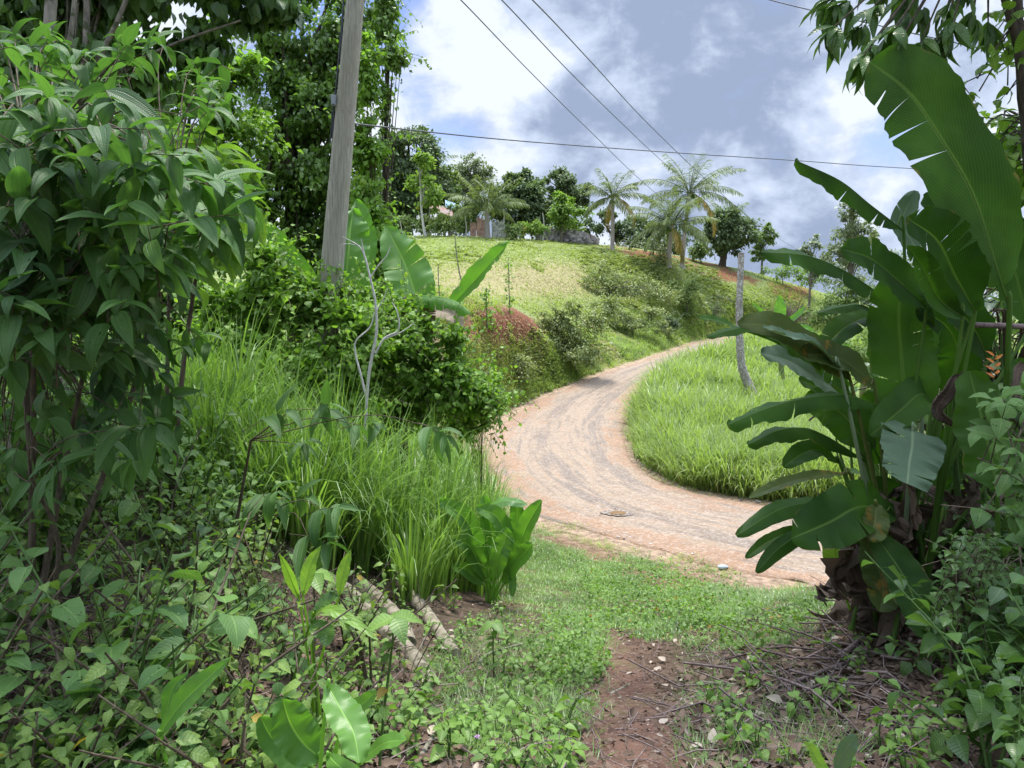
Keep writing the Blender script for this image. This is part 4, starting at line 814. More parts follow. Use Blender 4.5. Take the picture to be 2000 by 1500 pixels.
# tall tree smothered in vines, and the vine mounds under it
MG = 'vine covered growth on the left bank'
def mound(label, px, Y, boxes, n, mat, L, Wr=.36, T=None, name='vine_thicket', cat='thicket', **k):
    k.setdefault('tend', 70); k.setdefault('tlen', .7); k.setdefault('spread', .38); k.setdefault('trunk', .03); k.setdefault('branches', 16); k.setdefault('shell', .45)
    return tree(name, label, cat, px, Y, boxes, n, mat, L, Wr, T=T or T_LEAF, group=MG, bark='twig', **k)
tree('vine_covered_tree', 'tall tree smothered in hanging vines right behind the utility pole', 'tree', 590, 14.5, [(480, -60, 620, 180), (560, -80, 740, 200), (500, 100, 640, 330), (600, 140, 730, 380), (560, 300, 745, 560), (470, 280, 620, 600), (640, -60, 760, 60), (470, 60, 540, 200), (440, 240, 560, 420), (540, 20, 700, 500)], 27000, 'vine', .12, .33, .22, 300, 'barkdark', None, droop=1.1, shell=.45, T=T_LEAF, branches=40, spread=.26, depthk=.8, seed=8, tend=330, tlen=1.2)
tree('vine_covered_tree', 'lighter leafy vine column just right of the utility pole', 'tree', 725, 13, [(700, 230, 748, 420), (690, 380, 765, 560), (695, 60, 735, 240), (700, 500, 775, 700)], 6500, 'bright', .11, .33, .06, 90, 'barkdark', None, droop=1., shell=.4, T=T_LEAF, branches=16, spread=.45, seed=12, r1=.75, tend=90, tlen=1.1)
tree('vine_covered_tree', 'drooping vine tips hanging against the sky at the upper right of the pole', 'tree', 745, 13.6, [(735, -30, 775, 90), (735, 90, 790, 140), (745, 150, 760, 300)], 1500, 'vine', .11, .33, .05, 60, 'barkdark', None, droop=1.2, shell=.2, T=T_LEAF, branches=20, spread=.5, seed=14, tend=50, tlen=.9)
mound('mound of heart-leaved vines left of the pole foot, under the leaning banana leaf', 520, 9.4, [(440, 480, 590, 600), (470, 520, 640, 660), (380, 560, 560, 720), (400, 660, 640, 900)], 6500, 'bright', .095, .42, T_HEART, clumps=80, tend=220, r1=.6)
mound('yellow green vines wrapping the foot of the utility pole', 650, 9.3, [(590, 555, 720, 640), (580, 600, 760, 780), (600, 700, 760, 920)], 4600, 'bright', .085, .4, T_HEART, clumps=60, tend=220)
mound('dark thicket of small leaves behind the bleached sapling', 740, 9.9, [(680, 560, 800, 700), (700, 620, 830, 820), (640, 700, 800, 900)], 2800, 'bright', .095, .38, clumps=60, r1=.7, spread=.35, shell=.5, tend=120)
mound('rounded vine thicket below the arching banana leaf, reaching toward the road', 850, 9.7, [(760, 610, 870, 720), (850, 625, 915, 700), (800, 680, 930, 820), (880, 740, 975, 820)], 3000, 'bright', .095, .38, T_LEAF, clumps=60, spread=.5, shell=.2, r1=.75, tend=260, tlen=.7, trunk=.012)
mound('low scrambling bush hanging over the road edge at the right end of the thicket', 940, 10.4, [(895, 735, 985, 810), (870, 770, 950, 850)], 3600, 'bright', .06, .38, trunk=.006, clumps=80, shell=.3, branches=40)

# trees filling the upper left behind the nearest shrub
LG = 'trees shading the left side'
tree('background_tree', 'light green tree seen through gaps above the quilted-leaf shrub', 'tree', 330, 12.5, [(180, 200, 420, 420), (330, 180, 520, 420), (60, 240, 260, 480), (380, 330, 520, 560), (-150, 200, 120, 520), (360, 60, 500, 300), (200, 100, 380, 300)], 26000, 'bright', .12, .36, .16, 200, 'bark', LG, shell=.4, T=T_LEAF, branches=40, droop=.6, r1=.5)
tree('background_tree', 'shady green tree low behind the nearest shrub at the left edge', 'tree', 120, 10, [(-100, 420, 200, 720), (100, 460, 400, 760), (250, 520, 460, 800)], 12000, 'weed', .12, .38, .12, 150, 'bark', LG, shell=.4, T=T_LEAF, branches=30, droop=.6, r1=.7)
tree('overhanging_tree', 'dark canopy tree with hanging oval leaves across the upper left corner', 'tree', 160, 6.4, [(-150, -250, 180, 130), (60, -260, 360, 90), (280, -300, 560, 60), (100, 20, 330, 190), (320, 0, 470, 150), (-100, 60, 120, 260), (430, -60, 590, 60), (-200, -800, 700, -200)], 14500, 'gloss', .15, .32, .045, 300, 'bark', LG, droop=1.5, shell=.25, T=T_LEAF, branches=22, spread=.45, seed=31)
def trunk(label, pts, Y, rads, name='slender_tree', mat='bark', forks=()):
    P = WP(pts, Y); P[0][2] = float(H(P[0][0], P[0][1]))-.1; root = thing(name, label, 'tree', P[0], 'slender trunks at the left'); m_ = MB(); tube(m_, P, np.array(rads)/F*P[:, 1], 10, smooth=40, rough=.04); m_.build('trunk', M[mat], root)
    for fp, fy, fr in forks:
        m_ = MB(); Q = WP(fp, fy); tube(m_, Q, np.array(fr)/F*Q[:, 1], 8, smooth=24, rough=.04); m_.build('branch', M[mat], root)
trunk('pale slender tree trunk leaning right near the upper left corner', [(25, 1100), (45, 700), (62, 420), (80, 200), (95, 70), (103, -60), (115, -400)], 4.4, [16, 15, 12, 12, 11, 10, 6], forks=[([(70, 330), (110, 220), (135, 90), (150, -40)], 4.5, [6, 5, 5, 4])])
trunk('thicker mossy trunk standing in the undergrowth at the left edge', [(30, 1050), (38, 900), (48, 780), (40, 650), (20, 500)], 3.7, [22, 21, 17, 12, 9])
trunk('forked grey trunk behind the pale slender one', [(120, 1000), (135, 500), (140, 230), (165, 130), (170, 0), (175, -200)], 6.0, [9, 9, 8, 7, 6, 5], forks=[([(140, 230), (190, 120), (230, 40), (270, -60)], 6, [7, 6, 5, 4]), ([(180, 260), (225, 150), (330, 90), (470, 40)], 6.2, [5, 4, 3, 2])])

# bleached sapling
g = Gp(715, 7.3); root = thing('dead_sapling', 'bare bleached white sapling with forked twigs standing in the tall grass', 'sapling', g); Y = 7.3
for nm, pts, rd in [('trunk', [(712, 860), (716, 780), (722, 720), (735, 650), (733, 590), (722, 540), (712, 500), (700, 480), (668, 462)], [5.5, 5, 5, 4.5, 4, 3.4, 2.8, 2, 1]), ('branch', [(722, 545), (738, 520), (755, 500), (763, 480)], [3, 2.2, 1.8, 1]), ('branch', [(712, 500), (708, 480), (705, 466)], [2.4, 1.5, .8]),
                    ('branch', [(733, 690), (752, 660), (778, 645), (776, 610), (765, 590)], [3.4, 3, 2.6, 2.2, 1]), ('branch', [(752, 662), (785, 648), (810, 630)], [2.6, 2, 1]), ('branch', [(716, 780), (704, 730), (694, 690), (696, 665), (722, 640), (732, 610)], [4, 3.4, 3, 2.6, 2.4, 2]), ('branch', [(734, 610), (748, 585), (758, 560)], [2, 1.5, .8]), ('branch', [(700, 480), (680, 476), (664, 478)], [1.6, 1.2, .6])]:
    m_ = MB(); tube(m_, WP(pts, Y), np.array(rd)*.62/F*Y, 7, smooth=len(pts)*6, rough=.05); m_.build(nm, M['white'], root)

# tall blade grass on the left bank
LEM = [(250, 760), (420, 700), (560, 700), (760, 720), (860, 800), (950, 860), (965, 1000), (960, 1100), (860, 1130), (700, 1110), (560, 1080), (420, 1000), (280, 940)]
def bladegrass(name, pts, per, L, Wd, mat, label, spread=.16, lean=(.08, .5)):
    mb_ = MB(); P0 = []
    for p_, k, hs in pts:
        n_ = int(per*k); a = rng.uniform(0, 6.283, n_); rr = np.abs(rng.normal(size=n_))*spread; P = np.column_stack([p_[0]+np.cos(a)*rr, p_[1]+np.sin(a)*rr, np.zeros(n_)]); P[:, 2] = H(P[:, 0], P[:, 1])-.03
        ln = rng.uniform(*lean, n_); D = np.column_stack([np.cos(a)*ln, np.sin(a)*ln, np.ones(n_)])+rng.normal(size=(n_, 3))*.06; N = np.column_stack([-np.cos(a), -np.sin(a), ln])
        s = L*hs*rng.uniform(.45, 1.1, n_); inst(mb_, T_BLADE, P, D, N, s, Wd*rng.uniform(.6, 1.3, n_), np.clip(rng.random(n_)*.75+rng.uniform(0, .22), 0, .999))
    o_ = mb_.build(name, M[mat]); tag(o_, label, 'grass', kind='stuff')
P, px, py = scatter(270, LEM); bladegrass('tall_grass', [(p_, 1, (1.15 if q[1] < 820 else .85)*(1. if q[0] < 800 else .8)) for p_, q in zip(P, zip(px, py))], 62, 1.6, .012, 'lemon', 'tall bright blade grass in clumps along the left bank')
tuft = [(Gp(455, 7.6), 1.6, 1.35), (Gp(480, 7.4), 1.4, 1.3), (Gp(640, 7.2), 1.6, 1.25), (Gp(660, 7.), 1.6, 1.2), (Gp(560, 7.8), 1.5, 1.2), (Gp(700, 6.6), 1.3, 1.05), (Gp(760, 6.8), 1.3, 1.0), (Gp(860, 7.6), 1., .95), (Gp(900, 8.), 1., .95), (Gp(930, 8.3), 1., .95), (Gp(955, 8.6), .8, .85), (Gp(880, 8.9), 1., 1.1), (Gp(920, 9.2), 1., 1.1), (Gp(840, 8.4), 1.4, 1.3), (Gp(800, 8.), 1.5, 1.3), (Gp(870, 8.6), 1.2, 1.2), (Gp(740, 7.6), 1.5, 1.25), (Gp(700, 7.4), 1.3, 1.2), (Gp(780, 7.3), 1.3, 1.1), (Gp(840, 6.9), 1., .85), (Gp(800, 6.3), 1., .75), (Gp(520, 6.2), 1.2, 1.), (Gp(600, 6.0), 1.2, .95), (Gp(420, 6.4), 1.2, 1.1), (Gp(350, 7), 1.4, 1.2)]
bladegrass('tall_grass', tuft, 75, 1.45, .0135, 'lemon', 'tallest upright blade grass standing in front of the vines', .1, (.02, .22))
# ================================================================ near foliage
def sprig(mbl, mbs, p, d, T, L, Wr, nodes=3, gap=.05, tones=(0, 1), droop=.35, spreadk=1., pairs=2, up=(0, -.25, 1), rad=.004, tail=.25):
    """a leafy shoot: opposite leaves along its last stretch, the newest at the tip"""
    d = nrm(np.asarray(d, float)); p = np.asarray(p, float); X = nrm(np.cross(d, [.2, .1, 1])); Y = np.cross(X, d); ps = []; ds = []; ss = []; r0 = rng.uniform(*tones)
    for k in range(nodes):
        q = p-d*gap*k*(1+.3*k); a0 = k*math.pi/2+rng.uniform(-.4, .4)
        for j in range(pairs):
            a = a0+j*2*math.pi/pairs+rng.normal()*.25; o = X*math.cos(a)+Y*math.sin(a); ps.append(q); ds.append(o*spreadk+d*(.75-.12*k)+np.array([0, 0, -droop*rng.uniform(.5, 1.6)])); ss.append(L*(.62+.2*k if k < 2 else 1.)*rng.uniform(.8, 1.15))
    ps = np.array(ps); ds = np.array(ds); ss = np.array(ss); N = np.array(up)+rng.normal(size=ps.shape)*.3
    inst(mbl, T, ps, ds, N, ss, ss*Wr, np.clip(r0*.7+rng.random(len(ps))*.3, 0, .999))
    if mbs is not None: tube(mbs, [p-d*gap*nodes*2-[0, 0, .02], p-d*gap*nodes, p], [rad*1.3, rad, rad*.5], 5)

def shrub(name, label, cat, base, tips, T, L, Wr, mat, nodes=3, gap=.05, tones=(0, 1), droop=.35, rad=.02, stemmat='twig', hub=None, group=None, pairs=2, every=1, **kw):
    """base point, world tip points; limbs run from the hub to groups of tips"""
    base = np.array(base, float); root = thing(name, label, cat, base, group); ml = MB(); ms = MB(); tips = np.asarray(tips, float)
    hubs = [np.array(h, float) for h in (hub if hub is not None else [base+[0, 0, .5]])]
    for h in hubs: tube(ms, [base-[0, 0, .1], base*.5+h*.5+rng.normal(size=3)*.04, h], [rad*1.5, rad*1.2, rad*.8], 7, smooth=10, rough=.05)
    for i, tp_ in enumerate(tips):
        h = hubs[int(np.argmin([np.linalg.norm(tp_-h) for h in hubs]))]; d = nrm(tp_-h+np.array([0, 0, .15*np.linalg.norm(tp_-h)]))*.7+rng.normal(size=3)*.3
        sprig(ml, ms, tp_, d, T, L*rng.uniform(.75, 1.2), Wr, nodes, gap, tones, droop, pairs=pairs, rad=rad*.2, **kw)
        if i % every == 0: m_ = h*.45+tp_*.55+np.array([0, 0, .12*np.linalg.norm(tp_-h)])+rng.normal(size=3)*.03; tube(ms, [h, m_, tp_-nrm(d)*gap*nodes], [rad*.5, rad*.32, rad*.18], 5, smooth=8)
    ml.build('foliage', M[mat], root); ms.build('stem', M[stemmat], root); return root
def tipcloud(poly, n, Y0, Y1, jitter=0):
    poly = np.array(poly, float); lo = poly.min(0); hi = poly.max(0); px = rng.uniform(lo[0], hi[0], n*4); py = rng.uniform(lo[1], hi[1], n*4); m = inpoly(px, py, poly); px = px[m][:n]; py = py[m][:n]
    Y = Y0+(Y1-Y0)*rng.random(len(px))**1.2; return np.column_stack([(px-1000)/F*Y, Y, EYE-(py-600)/F*Y])
NG = 'quilted-leaf shrubs at the left'
b0 = Gp(60, 3.3); hubs = [W(40, 640, 3.3), W(200, 560, 3.4), W(60, 350, 3.2), W(330, 460, 3.8)]
shrub('quilted_leaf_shrub', 'big shrub with large quilted drooping leaves filling the left side at eye level', 'shrub', b0, np.vstack([
    tipcloud([(-80, 180), (120, 170), (260, 210), (420, 300), (500, 380), (470, 430), (330, 520), (240, 600), (100, 640), (-80, 600)], 320, 2.2, 4.4),
    tipcloud([(-60, 560), (110, 560), (120, 700), (-60, 720)], 16, 2.1, 2.8), tipcloud([(-60, 60), (420, 60), (520, 260), (300, 200), (-60, 170)], 36, 3.2, 4.6), tipcloud([(-60, 640), (330, 600), (420, 640), (400, 760), (250, 980), (-60, 1000)], 70, 3., 4.6)]), T_QUILT, .185, .185, 'quilt', 3, .045, hub=hubs, rad=.011, droop=.4, group=NG)
shrub('quilted_leaf_shrub', 'broad lit edge branches of large light green leaves, behind the quilted shrub', 'shrub', Gp(330, 5.2), tipcloud([(240, 220), (420, 250), (500, 330), (520, 400), (470, 470), (400, 540), (300, 420)], 62, 4.5, 5.8), T_QUILT, .27, .22, 'bright', 3, .06, hub=[W(330, 560, 5.2), W(400, 430, 5.2)], group=NG, rad=.014)
for lab, pts, dpt, bpx in (('low shoot of long quilted leaves hanging over the grass left of the small canna', [(640, 790), (735, 830), (600, 860), (870, 850), (560, 800)], 3.9, (430, 4.2)), ('lower shoot of long quilted leaves in front of the grass, above the logs', [(600, 970), (540, 960), (660, 990), (640, 1060)], 3.5, (420, 3.8)), ('shoot of big quilted leaves reaching out just below the eye-level shrub', [(210, 860), (150, 840), (260, 900), (300, 830), (110, 900)], 2.7, (60, 3.0))):
    shrub('quilted_leaf_shrub', lab, 'shrub', Gp(*bpx), [W(x, y, dpt+rng.uniform(-.15, .15)) for x, y in pts], T_QUILT, .22, .16, 'quilt', 3, .04, hub=[W(pts[0][0]-150, pts[0][1]+70, dpt+.2)], rad=.008, droop=.75, group=NG, pairs=2, tones=(.2, .95))

# leafy weeds under the shrubs: individuals, copied from a few prototypes
def weed_proto(name, h, nst, nl, L, Wr, T, mat, pairs=2, lean=.35, droop=.35, stem='stem'):
    root = thing(name, '', 'plant', (0, 0, 0)); ml = MB(); ms = MB()
    for s_ in range(nst):
        a = rng.uniform(0, 6.28); e = np.array([math.cos(a)*lean*h*rng.uniform(.4, 1.3), math.sin(a)*lean*h*rng.uniform(.4, 1.3), h*rng.uniform(.6, 1.)]); m_ = e*np.array([.3, .3, .55]); P = catmull([(0, 0, -.03), m_, e], 14); tube(ms, P, np.linspace(.006, .002, 14)*(h/.5)**.5, 5)
        for k in range(nl):
            q = .25+.75*(k+.5)/nl; p_ = P[int(q*13)]; a0 = k*1.7+a
            for j in range(pairs):
                b = a0+j*2*math.pi/pairs+rng.normal()*.3; s = L*rng.uniform(.6, 1.15)*(1.15-.45*q)
                pe = p_+np.array([math.cos(b), math.sin(b), .35])*s*.35; tube(ms, [p_, pe], [.0018, .0012], 3)
                inst(ml, T, [pe], [[math.cos(b), math.sin(b), -droop*rng.uniform(-.3, 1.6)]], [[rng.normal()*.3, rng.normal()*.3, 1]], [s], [s*Wr], [rng.uniform(0, .98)])
    ml.build('foliage', M[mat], root); ms.build('stem', M[stem], root); return root
def place_many(protos, P, label, group, smin=.7, smax=1.2, tilt=.15):
    for i, p_ in enumerate(P):
        o_ = protos[i] if i < len(protos) else copy_tree(protos[rng.integers(len(protos))])
        o_.location = p_; o_.rotation_euler = (rng.normal()*tilt, rng.normal()*tilt, rng.uniform(0, 6.28)); k = rng.uniform(smin, smax); o_.scale = (k, k, k); o_['label'] = label; o_['group'] = group
def sc_pts(poly, n, **k): return scatter(n, poly, **k)[0]
hp = [weed_proto('heart_leaved_weed', rng.uniform(.4, .75), 3, rng.integers(4, 7), rng.uniform(.085, .15), .42, T_HEART, 'heart', 2, .6, .3) for _ in range(8)]
place_many(hp, sc_pts([(-150, 1180), (300, 1120), (480, 1150), (600, 1250), (640, 1380), (560, 1700), (-400, 1700)], 38), 'heart-leaved weed with insect-eaten leaves in the lower left undergrowth', 'heart-leaved weeds in the lower left corner', .55, 1.2)
mp_ = [weed_proto('pointed_leaf_weed', rng.uniform(.4, .7), 4, 8, rng.uniform(.05, .08), .3, T_LEAF, 'heart2', 2, .6, .4, 'twig') for _ in range(6)]
place_many(mp_, sc_pts([(-100, 1130), (500, 1100), (760, 1250), (800, 1420), (700, 1700), (-400, 1700)], 60), 'thin-stemmed weed with small pointed leaves among the heart-leaved weeds', 'small pointed-leaf weeds at the lower left', .6, 1.3)
wp = [weed_proto('leafy_weed', .75, 4, 8, .085, .34, T_LEAF, 'weed', 2, .5, .3) for _ in range(6)]
place_many(wp, sc_pts([(-100, 900), (250, 860), (500, 900), (600, 1000), (560, 1120), (300, 1150), (-100, 1180)], 75), 'mid green leafy weed in the tangle below the quilted-leaf shrub', 'leafy weeds under the quilted shrub', .7, 1.35)
bp = [weed_proto('bright_weed', .9, 4, 8, .10, .3, T_LEAF, 'bright', 2, .4, .4) for _ in range(5)]
place_many(bp, sc_pts([(0, 780), (300, 740), (480, 780), (560, 880), (480, 960), (200, 900), (0, 880)], 50), 'bright green leafy weed between the left trunks and the tall blade grass', 'bright weeds behind the undergrowth', .8, 1.5)
# a fallen skirt of stalks and dead stems among them
def twigs(name, label, polys, L, rad, mat='twig', flat=.25, h=0.):
    mb_ = MB()
    for poly, n in polys:
        P, _, _ = scatter(n, poly); k = len(P); a = rng.uniform(0, 6.28, k); D = np.column_stack([np.cos(a), np.sin(a), rng.normal(size=k)*flat+h]); l = L*rng.uniform(.3, 1.2, k); P[:, 2] += .012
        for p_, d_, q in zip(P, nrm(D), l): 
            m_ = p_+d_*q*.5+rng.normal(size=3)*q*.06; tube(mb_, [p_, m_, p_+d_*q], [rad*rng.uniform(.5, 1.3)]*3, 3, r=rng.random())
    o_ = mb_.build(name, M[mat]); tag(o_, label, 'twigs', kind='stuff')
NEARG = [(-200, 1180), (500, 1080), (800, 1130), (1000, 1180), (1180, 1240), (1560, 1240), (1800, 1150), (2200, 1100), (2300, 1700), (-300, 1700)]
twigs('dead_twigs', 'dead brown twigs and stalks littering the ground', [(NEARG, 2600)], .22, .0028, 'drytwig')
twigs('dry_stalks', 'thin dead stalks standing in the left undergrowth', [([(0, 1000), (600, 1000), (900, 1150), (800, 1400), (0, 1500)], 500)], .5, .0028, 'twig', .7, .5)

def litter(name, label, polys, L, mat, T=T_LEAF, Wr=.3, up=.35):
    mb_ = MB()
    for poly, n in polys:
        P, _, _ = scatter(n, poly); k = len(P); a = rng.uniform(0, 6.28, k); D = np.column_stack([np.cos(a), np.sin(a), rng.normal(size=k)*up]); s = L*rng.uniform(.4, 1.3, k); P[:, 2] += .006+rng.random(k)*.015
        inst(mb_, T, P, D, np.array([0, 0, 1.])+rng.normal(size=P.shape)*.35, s, s*Wr, rng.random(k))
    o_ = mb_.build(name, M[mat]); tag(o_, label, 'leaf litter', kind='stuff')
OFFP = [(620, 1150), (1000, 1180), (1180, 1300), (1130, 1700), (-200, 1700), (0, 1300), (500, 1150)]; OFFR = [(1350, 1300), (1560, 1200), (1750, 1150), (2200, 1200), (2300, 1700), (1400, 1700), (1340, 1400)]
litter('leaf_litter', 'brown fallen leaves covering the ground beside the path', [(OFFP, 5200), (OFFR, 8200), ([(1150, 1230), (1380, 1230), (1450, 1560), (1080, 1560)], 700)], .06, 'litter')

# verge grass and weeds either side of the path
VERGE = [(1000, 1000), (1060, 1010), (1150, 1040), (1280, 1078), (1400, 1108), (1560, 1140), (1640, 1180), (1560, 1260), (1400, 1270), (1200, 1240), (1140, 1330), (1040, 1290), (990, 1200), (960, 1100)]
grass('verge_grass', [(VERGE, 22000)], T_GRASS, .13, .0042, 'lemon', .9, clump=3, margin=.02, excl=lambda P, px, py: fbm(P[:, 0], P[:, 1], .7, 61) > .60-.16*(py > 1220), sizefn=lambda P: np.full(len(P), .85), label='short sparse grass between the path end and the road', cat='grass')
litter('clover', 'low clover-like weeds in a bright patch where the path meets the verge', [([(1130, 1130), (1200, 1110), (1330, 1120), (1400, 1180), (1380, 1230), (1250, 1225), (1160, 1215)], 3600), ([(1080, 1110), (1250, 1080), (1450, 1130), (1480, 1200), (1420, 1270), (1150, 1250)], 2200), ([(1060, 1210), (1150, 1220), (1200, 1320), (1150, 1365), (1080, 1300)], 900), ([(1000, 1230), (1120, 1200), (1180, 1340), (1060, 1370)], 700), ([(1380, 1230), (1480, 1200), (1600, 1200), (1560, 1260), (1420, 1290)], 900)], .034, 'weed', Wr=.45, up=.7)
mb = MB()   # raise the clover
for o_ in [o for o in bpy.data.objects if o.name.startswith('clover')]:
    n_ = len(o_.data.vertices); co = np.empty(n_*3, np.float32); o_.data.vertices.foreach_get('co', co); co = co.reshape(-1, 15, 3); co[:, :, 2] += (rng.random(len(co))**.7*.13)[:, None]; o_.data.vertices.foreach_set('co', co.ravel())
sp_ = [weed_proto('seedling', .2, 2, 3, .07, .36, T_LEAF, 'weed', 2, .4, .2) for _ in range(5)]
place_many(sp_, np.vstack([sc_pts([(760, 1180), (1000, 1200), (1100, 1300), (1130, 1560), (600, 1560), (640, 1300)], 125), sc_pts([(1340, 1380), (1560, 1260), (1800, 1300), (2000, 1350), (2000, 1560), (1420, 1560)], 38)]), 'small green seedling growing through the leaf litter beside the path', 'seedlings in the leaf litter', .5, 1.1)
grass('path_side_grass', [([(1000, 1180), (1180, 1250), (1140, 1420), (900, 1500), (800, 1300)], 1500), ([(1380, 1300), (1560, 1220), (1700, 1500), (1400, 1500)], 350)], T_GRASS, .13, .0022, 'lemon', .8, clump=4, margin=.02, label='thin grass blades poking through the litter by the path', cat='grass')

# sticks that can be told apart
SG = 'fallen sticks beside the path'
def stick(label, pts, Yoff=.0, rad=.008, mat='bark', name='fallen_stick', cat='stick', group=SG, seg=8, lift=.01):
    P = np.array([G1(*p_) for p_ in pts]); P[:, 2] += rad*.7+lift; m_ = MB(); tube(m_, P, np.linspace(1, .6, len(P))*rad, seg, smooth=16, rough=.07, cap=True); o_ = m_.build(name, M[mat], loc=P[0]); tag(o_, label, cat, group); return o_
stick('pale crooked stick lying at the bottom centre left of the path', [(820, 1490), (850, 1440), (880, 1400)], rad=.011)
stick('short pale stick lying across the dirt path', [(1192, 1362), (1230, 1342)], rad=.009)
stick('white forked stick end on the ground below the canna plant', [(935, 1300), (960, 1280), (1020, 1262)], rad=.012)
stick('thin white stick pointing at the log end', [(820, 1275), (832, 1245)], rad=.009)
stick('long pale stalk lying below the heliconia clump', [(1640, 1290), (1700, 1240), (1745, 1200)], rad=.016, mat='drytwig')
stick('second long stalk lying parallel under the heliconia clump', [(1510, 1355), (1600, 1320), (1680, 1290)], rad=.013, mat='drytwig')
stick('grey split stalk on the litter right of the path', [(1370, 1340), (1440, 1345)], rad=.012)
stick('short brown stick at the right side of the path', [(1465, 1335), (1530, 1312)], rad=.010, mat='drytwig')
stick('curved grey stem arching in the lower right corner', [(1850, 1420), (1900, 1375), (1970, 1362)], rad=.009, lift=.08)
# fallen logs, lying on the left bank
def log(label, pts, rads):
    P = np.array([G1(x, y) for x, y in pts]); rr = np.array(rads)/F*P[:, 1]; P[:, 2] += rr*.55; m_ = MB(); tube(m_, P, rr, 14, smooth=40, rough=.03, cap=True); o_ = m_.build('fallen_log', M['log'], loc=P[0]); tag(o_, label, 'log', 'fallen logs on the left bank')
log('longest pale fallen log, slanting down to the path below the tall grass', [(540, 1075), (610, 1128), (680, 1172), (750, 1240), (805, 1290), (850, 1352)], [18, 18, 18, 17, 16, 14])
log('darker fallen log lying just above the longest one', [(700, 1150), (740, 1185), (780, 1225), (800, 1265)], [16, 17, 16, 14])
log('short fallen log with a sawn end, rightmost of the logs', [(780, 1150), (830, 1205), (865, 1255), (890, 1285)], [14, 14, 13, 12])
0 and log('pale rotten log half hidden by heart-shaped leaves', [(440, 1110), (500, 1150), (560, 1200)], [15, 16, 15])
stick('lichened dead branch standing in the weeds behind the grass', [(345, 800), (362, 830), (392, 865)], rad=.03, mat='lichen', lift=.35)

# litter scraps
g = G1(1032, 1093); mb = MB(); disc(mb, g, .035, .028, g[2]+.03, 14, 3, .3); V = mb.v[0]; V[:, 2] += rng.normal(size=len(V))*.006; tag(mb.build('paper_scrap', (lambda t: t.fin(t.pr((.65, .6, .66), .6)))(NT('scrap_paper')), loc=g), 'crumpled pale scrap lying in the grass by the canna plant', 'litter')
g = G1(1411, 1113); mb = MB(); tube(mb, [g+[-.07, 0, .035], g+[-.05, 0, .04], g+[.04, .01, .04], g+[.07, .015, .04], g+[.09, .02, .04]], [.012, .036, .036, .02, .013], 10, smooth=14, rough=.05, cap=True); tag(mb.build('plastic_bottle', (lambda t: t.fin(t.pr((.42, .48, .56), .2)))(NT('bottle_plastic')), loc=g), 'crushed clear bottle lying on the verge at the road edge', 'bottle')
mb = MB()
# pink flowers
for lab, q in (('left one of the two small pink flowers near the bottom centre', (908, 1452)), ('right one of the two small pink flowers near the bottom centre', (932, 1466))):
    g = G1(*q); root = thing('pink_flower', lab, 'flower', g, 'pink flowers'); ms = MB(); tube(ms, [g, g+[0, 0, .05]], .0015, 4); ms.build('stem', M['stem'], root); mf = MB(); a = np.linspace(0, 6.28, 12)
    inst(mf, T_LEAF, np.tile(g+[0, 0, .05], (12, 1)), np.column_stack([np.cos(a), np.sin(a), np.full(12, .6)]), np.array([0, 0, 1.]), .016, .004, .5); mf.build('petals', (lambda t: t.fin(t.pr((.55, .3, .6), .6)))(NT('pink_petal')), root)

# ================================================================ broad-leaved plants placed one leaf at a time
PB = lambda t: np.maximum(.02, np.clip(1-np.abs((t-.45)/.56)**2.6, 0, 1)**.6*np.clip(.45+t*3, 0, 1))
def clump_plant(name, label, cat, base, leaves, mat, stem_r=.01, stemmat='stem', group=None, cy=None):
    root = thing(name, label, cat, base, group)
    for L_ in leaves:
        pts, Yl, w_ = L_[:3]; kw = dict(L_[3]) if len(L_) > 3 else {}; mt_ = kw.pop('mat', mat); st = kw.pop('stem', None); lab = kw.pop('label', None); sr = kw.pop('sr', stem_r); ml = MB(); P = WP(pts, Yl); kw.setdefault('rib', .35*stem_r); kw.setdefault('prof', PB)
        big_leaf(ml, P, w_/F*P[len(P)//2][1], **kw)
        s = np.array(base)+rng.normal(size=3)*[.06, .06, 0] if st is None else W(*st)
        tube(ml, catmull([s, s*.55+P[0]*.45+[0, 0, .04*np.linalg.norm(P[0]-s)], P[0], P[0]*.8+P[1]*.2], 16), np.linspace(sr*1.3, sr*.35, 16), 8, r=kw.get('r', .5))
        ob = ml.build('leaf', M[mt_], root)
        if lab: ob['label'] = lab
    return root
Lf = .5
base = np.array(G1(1760, 1225)); YB = base[1]
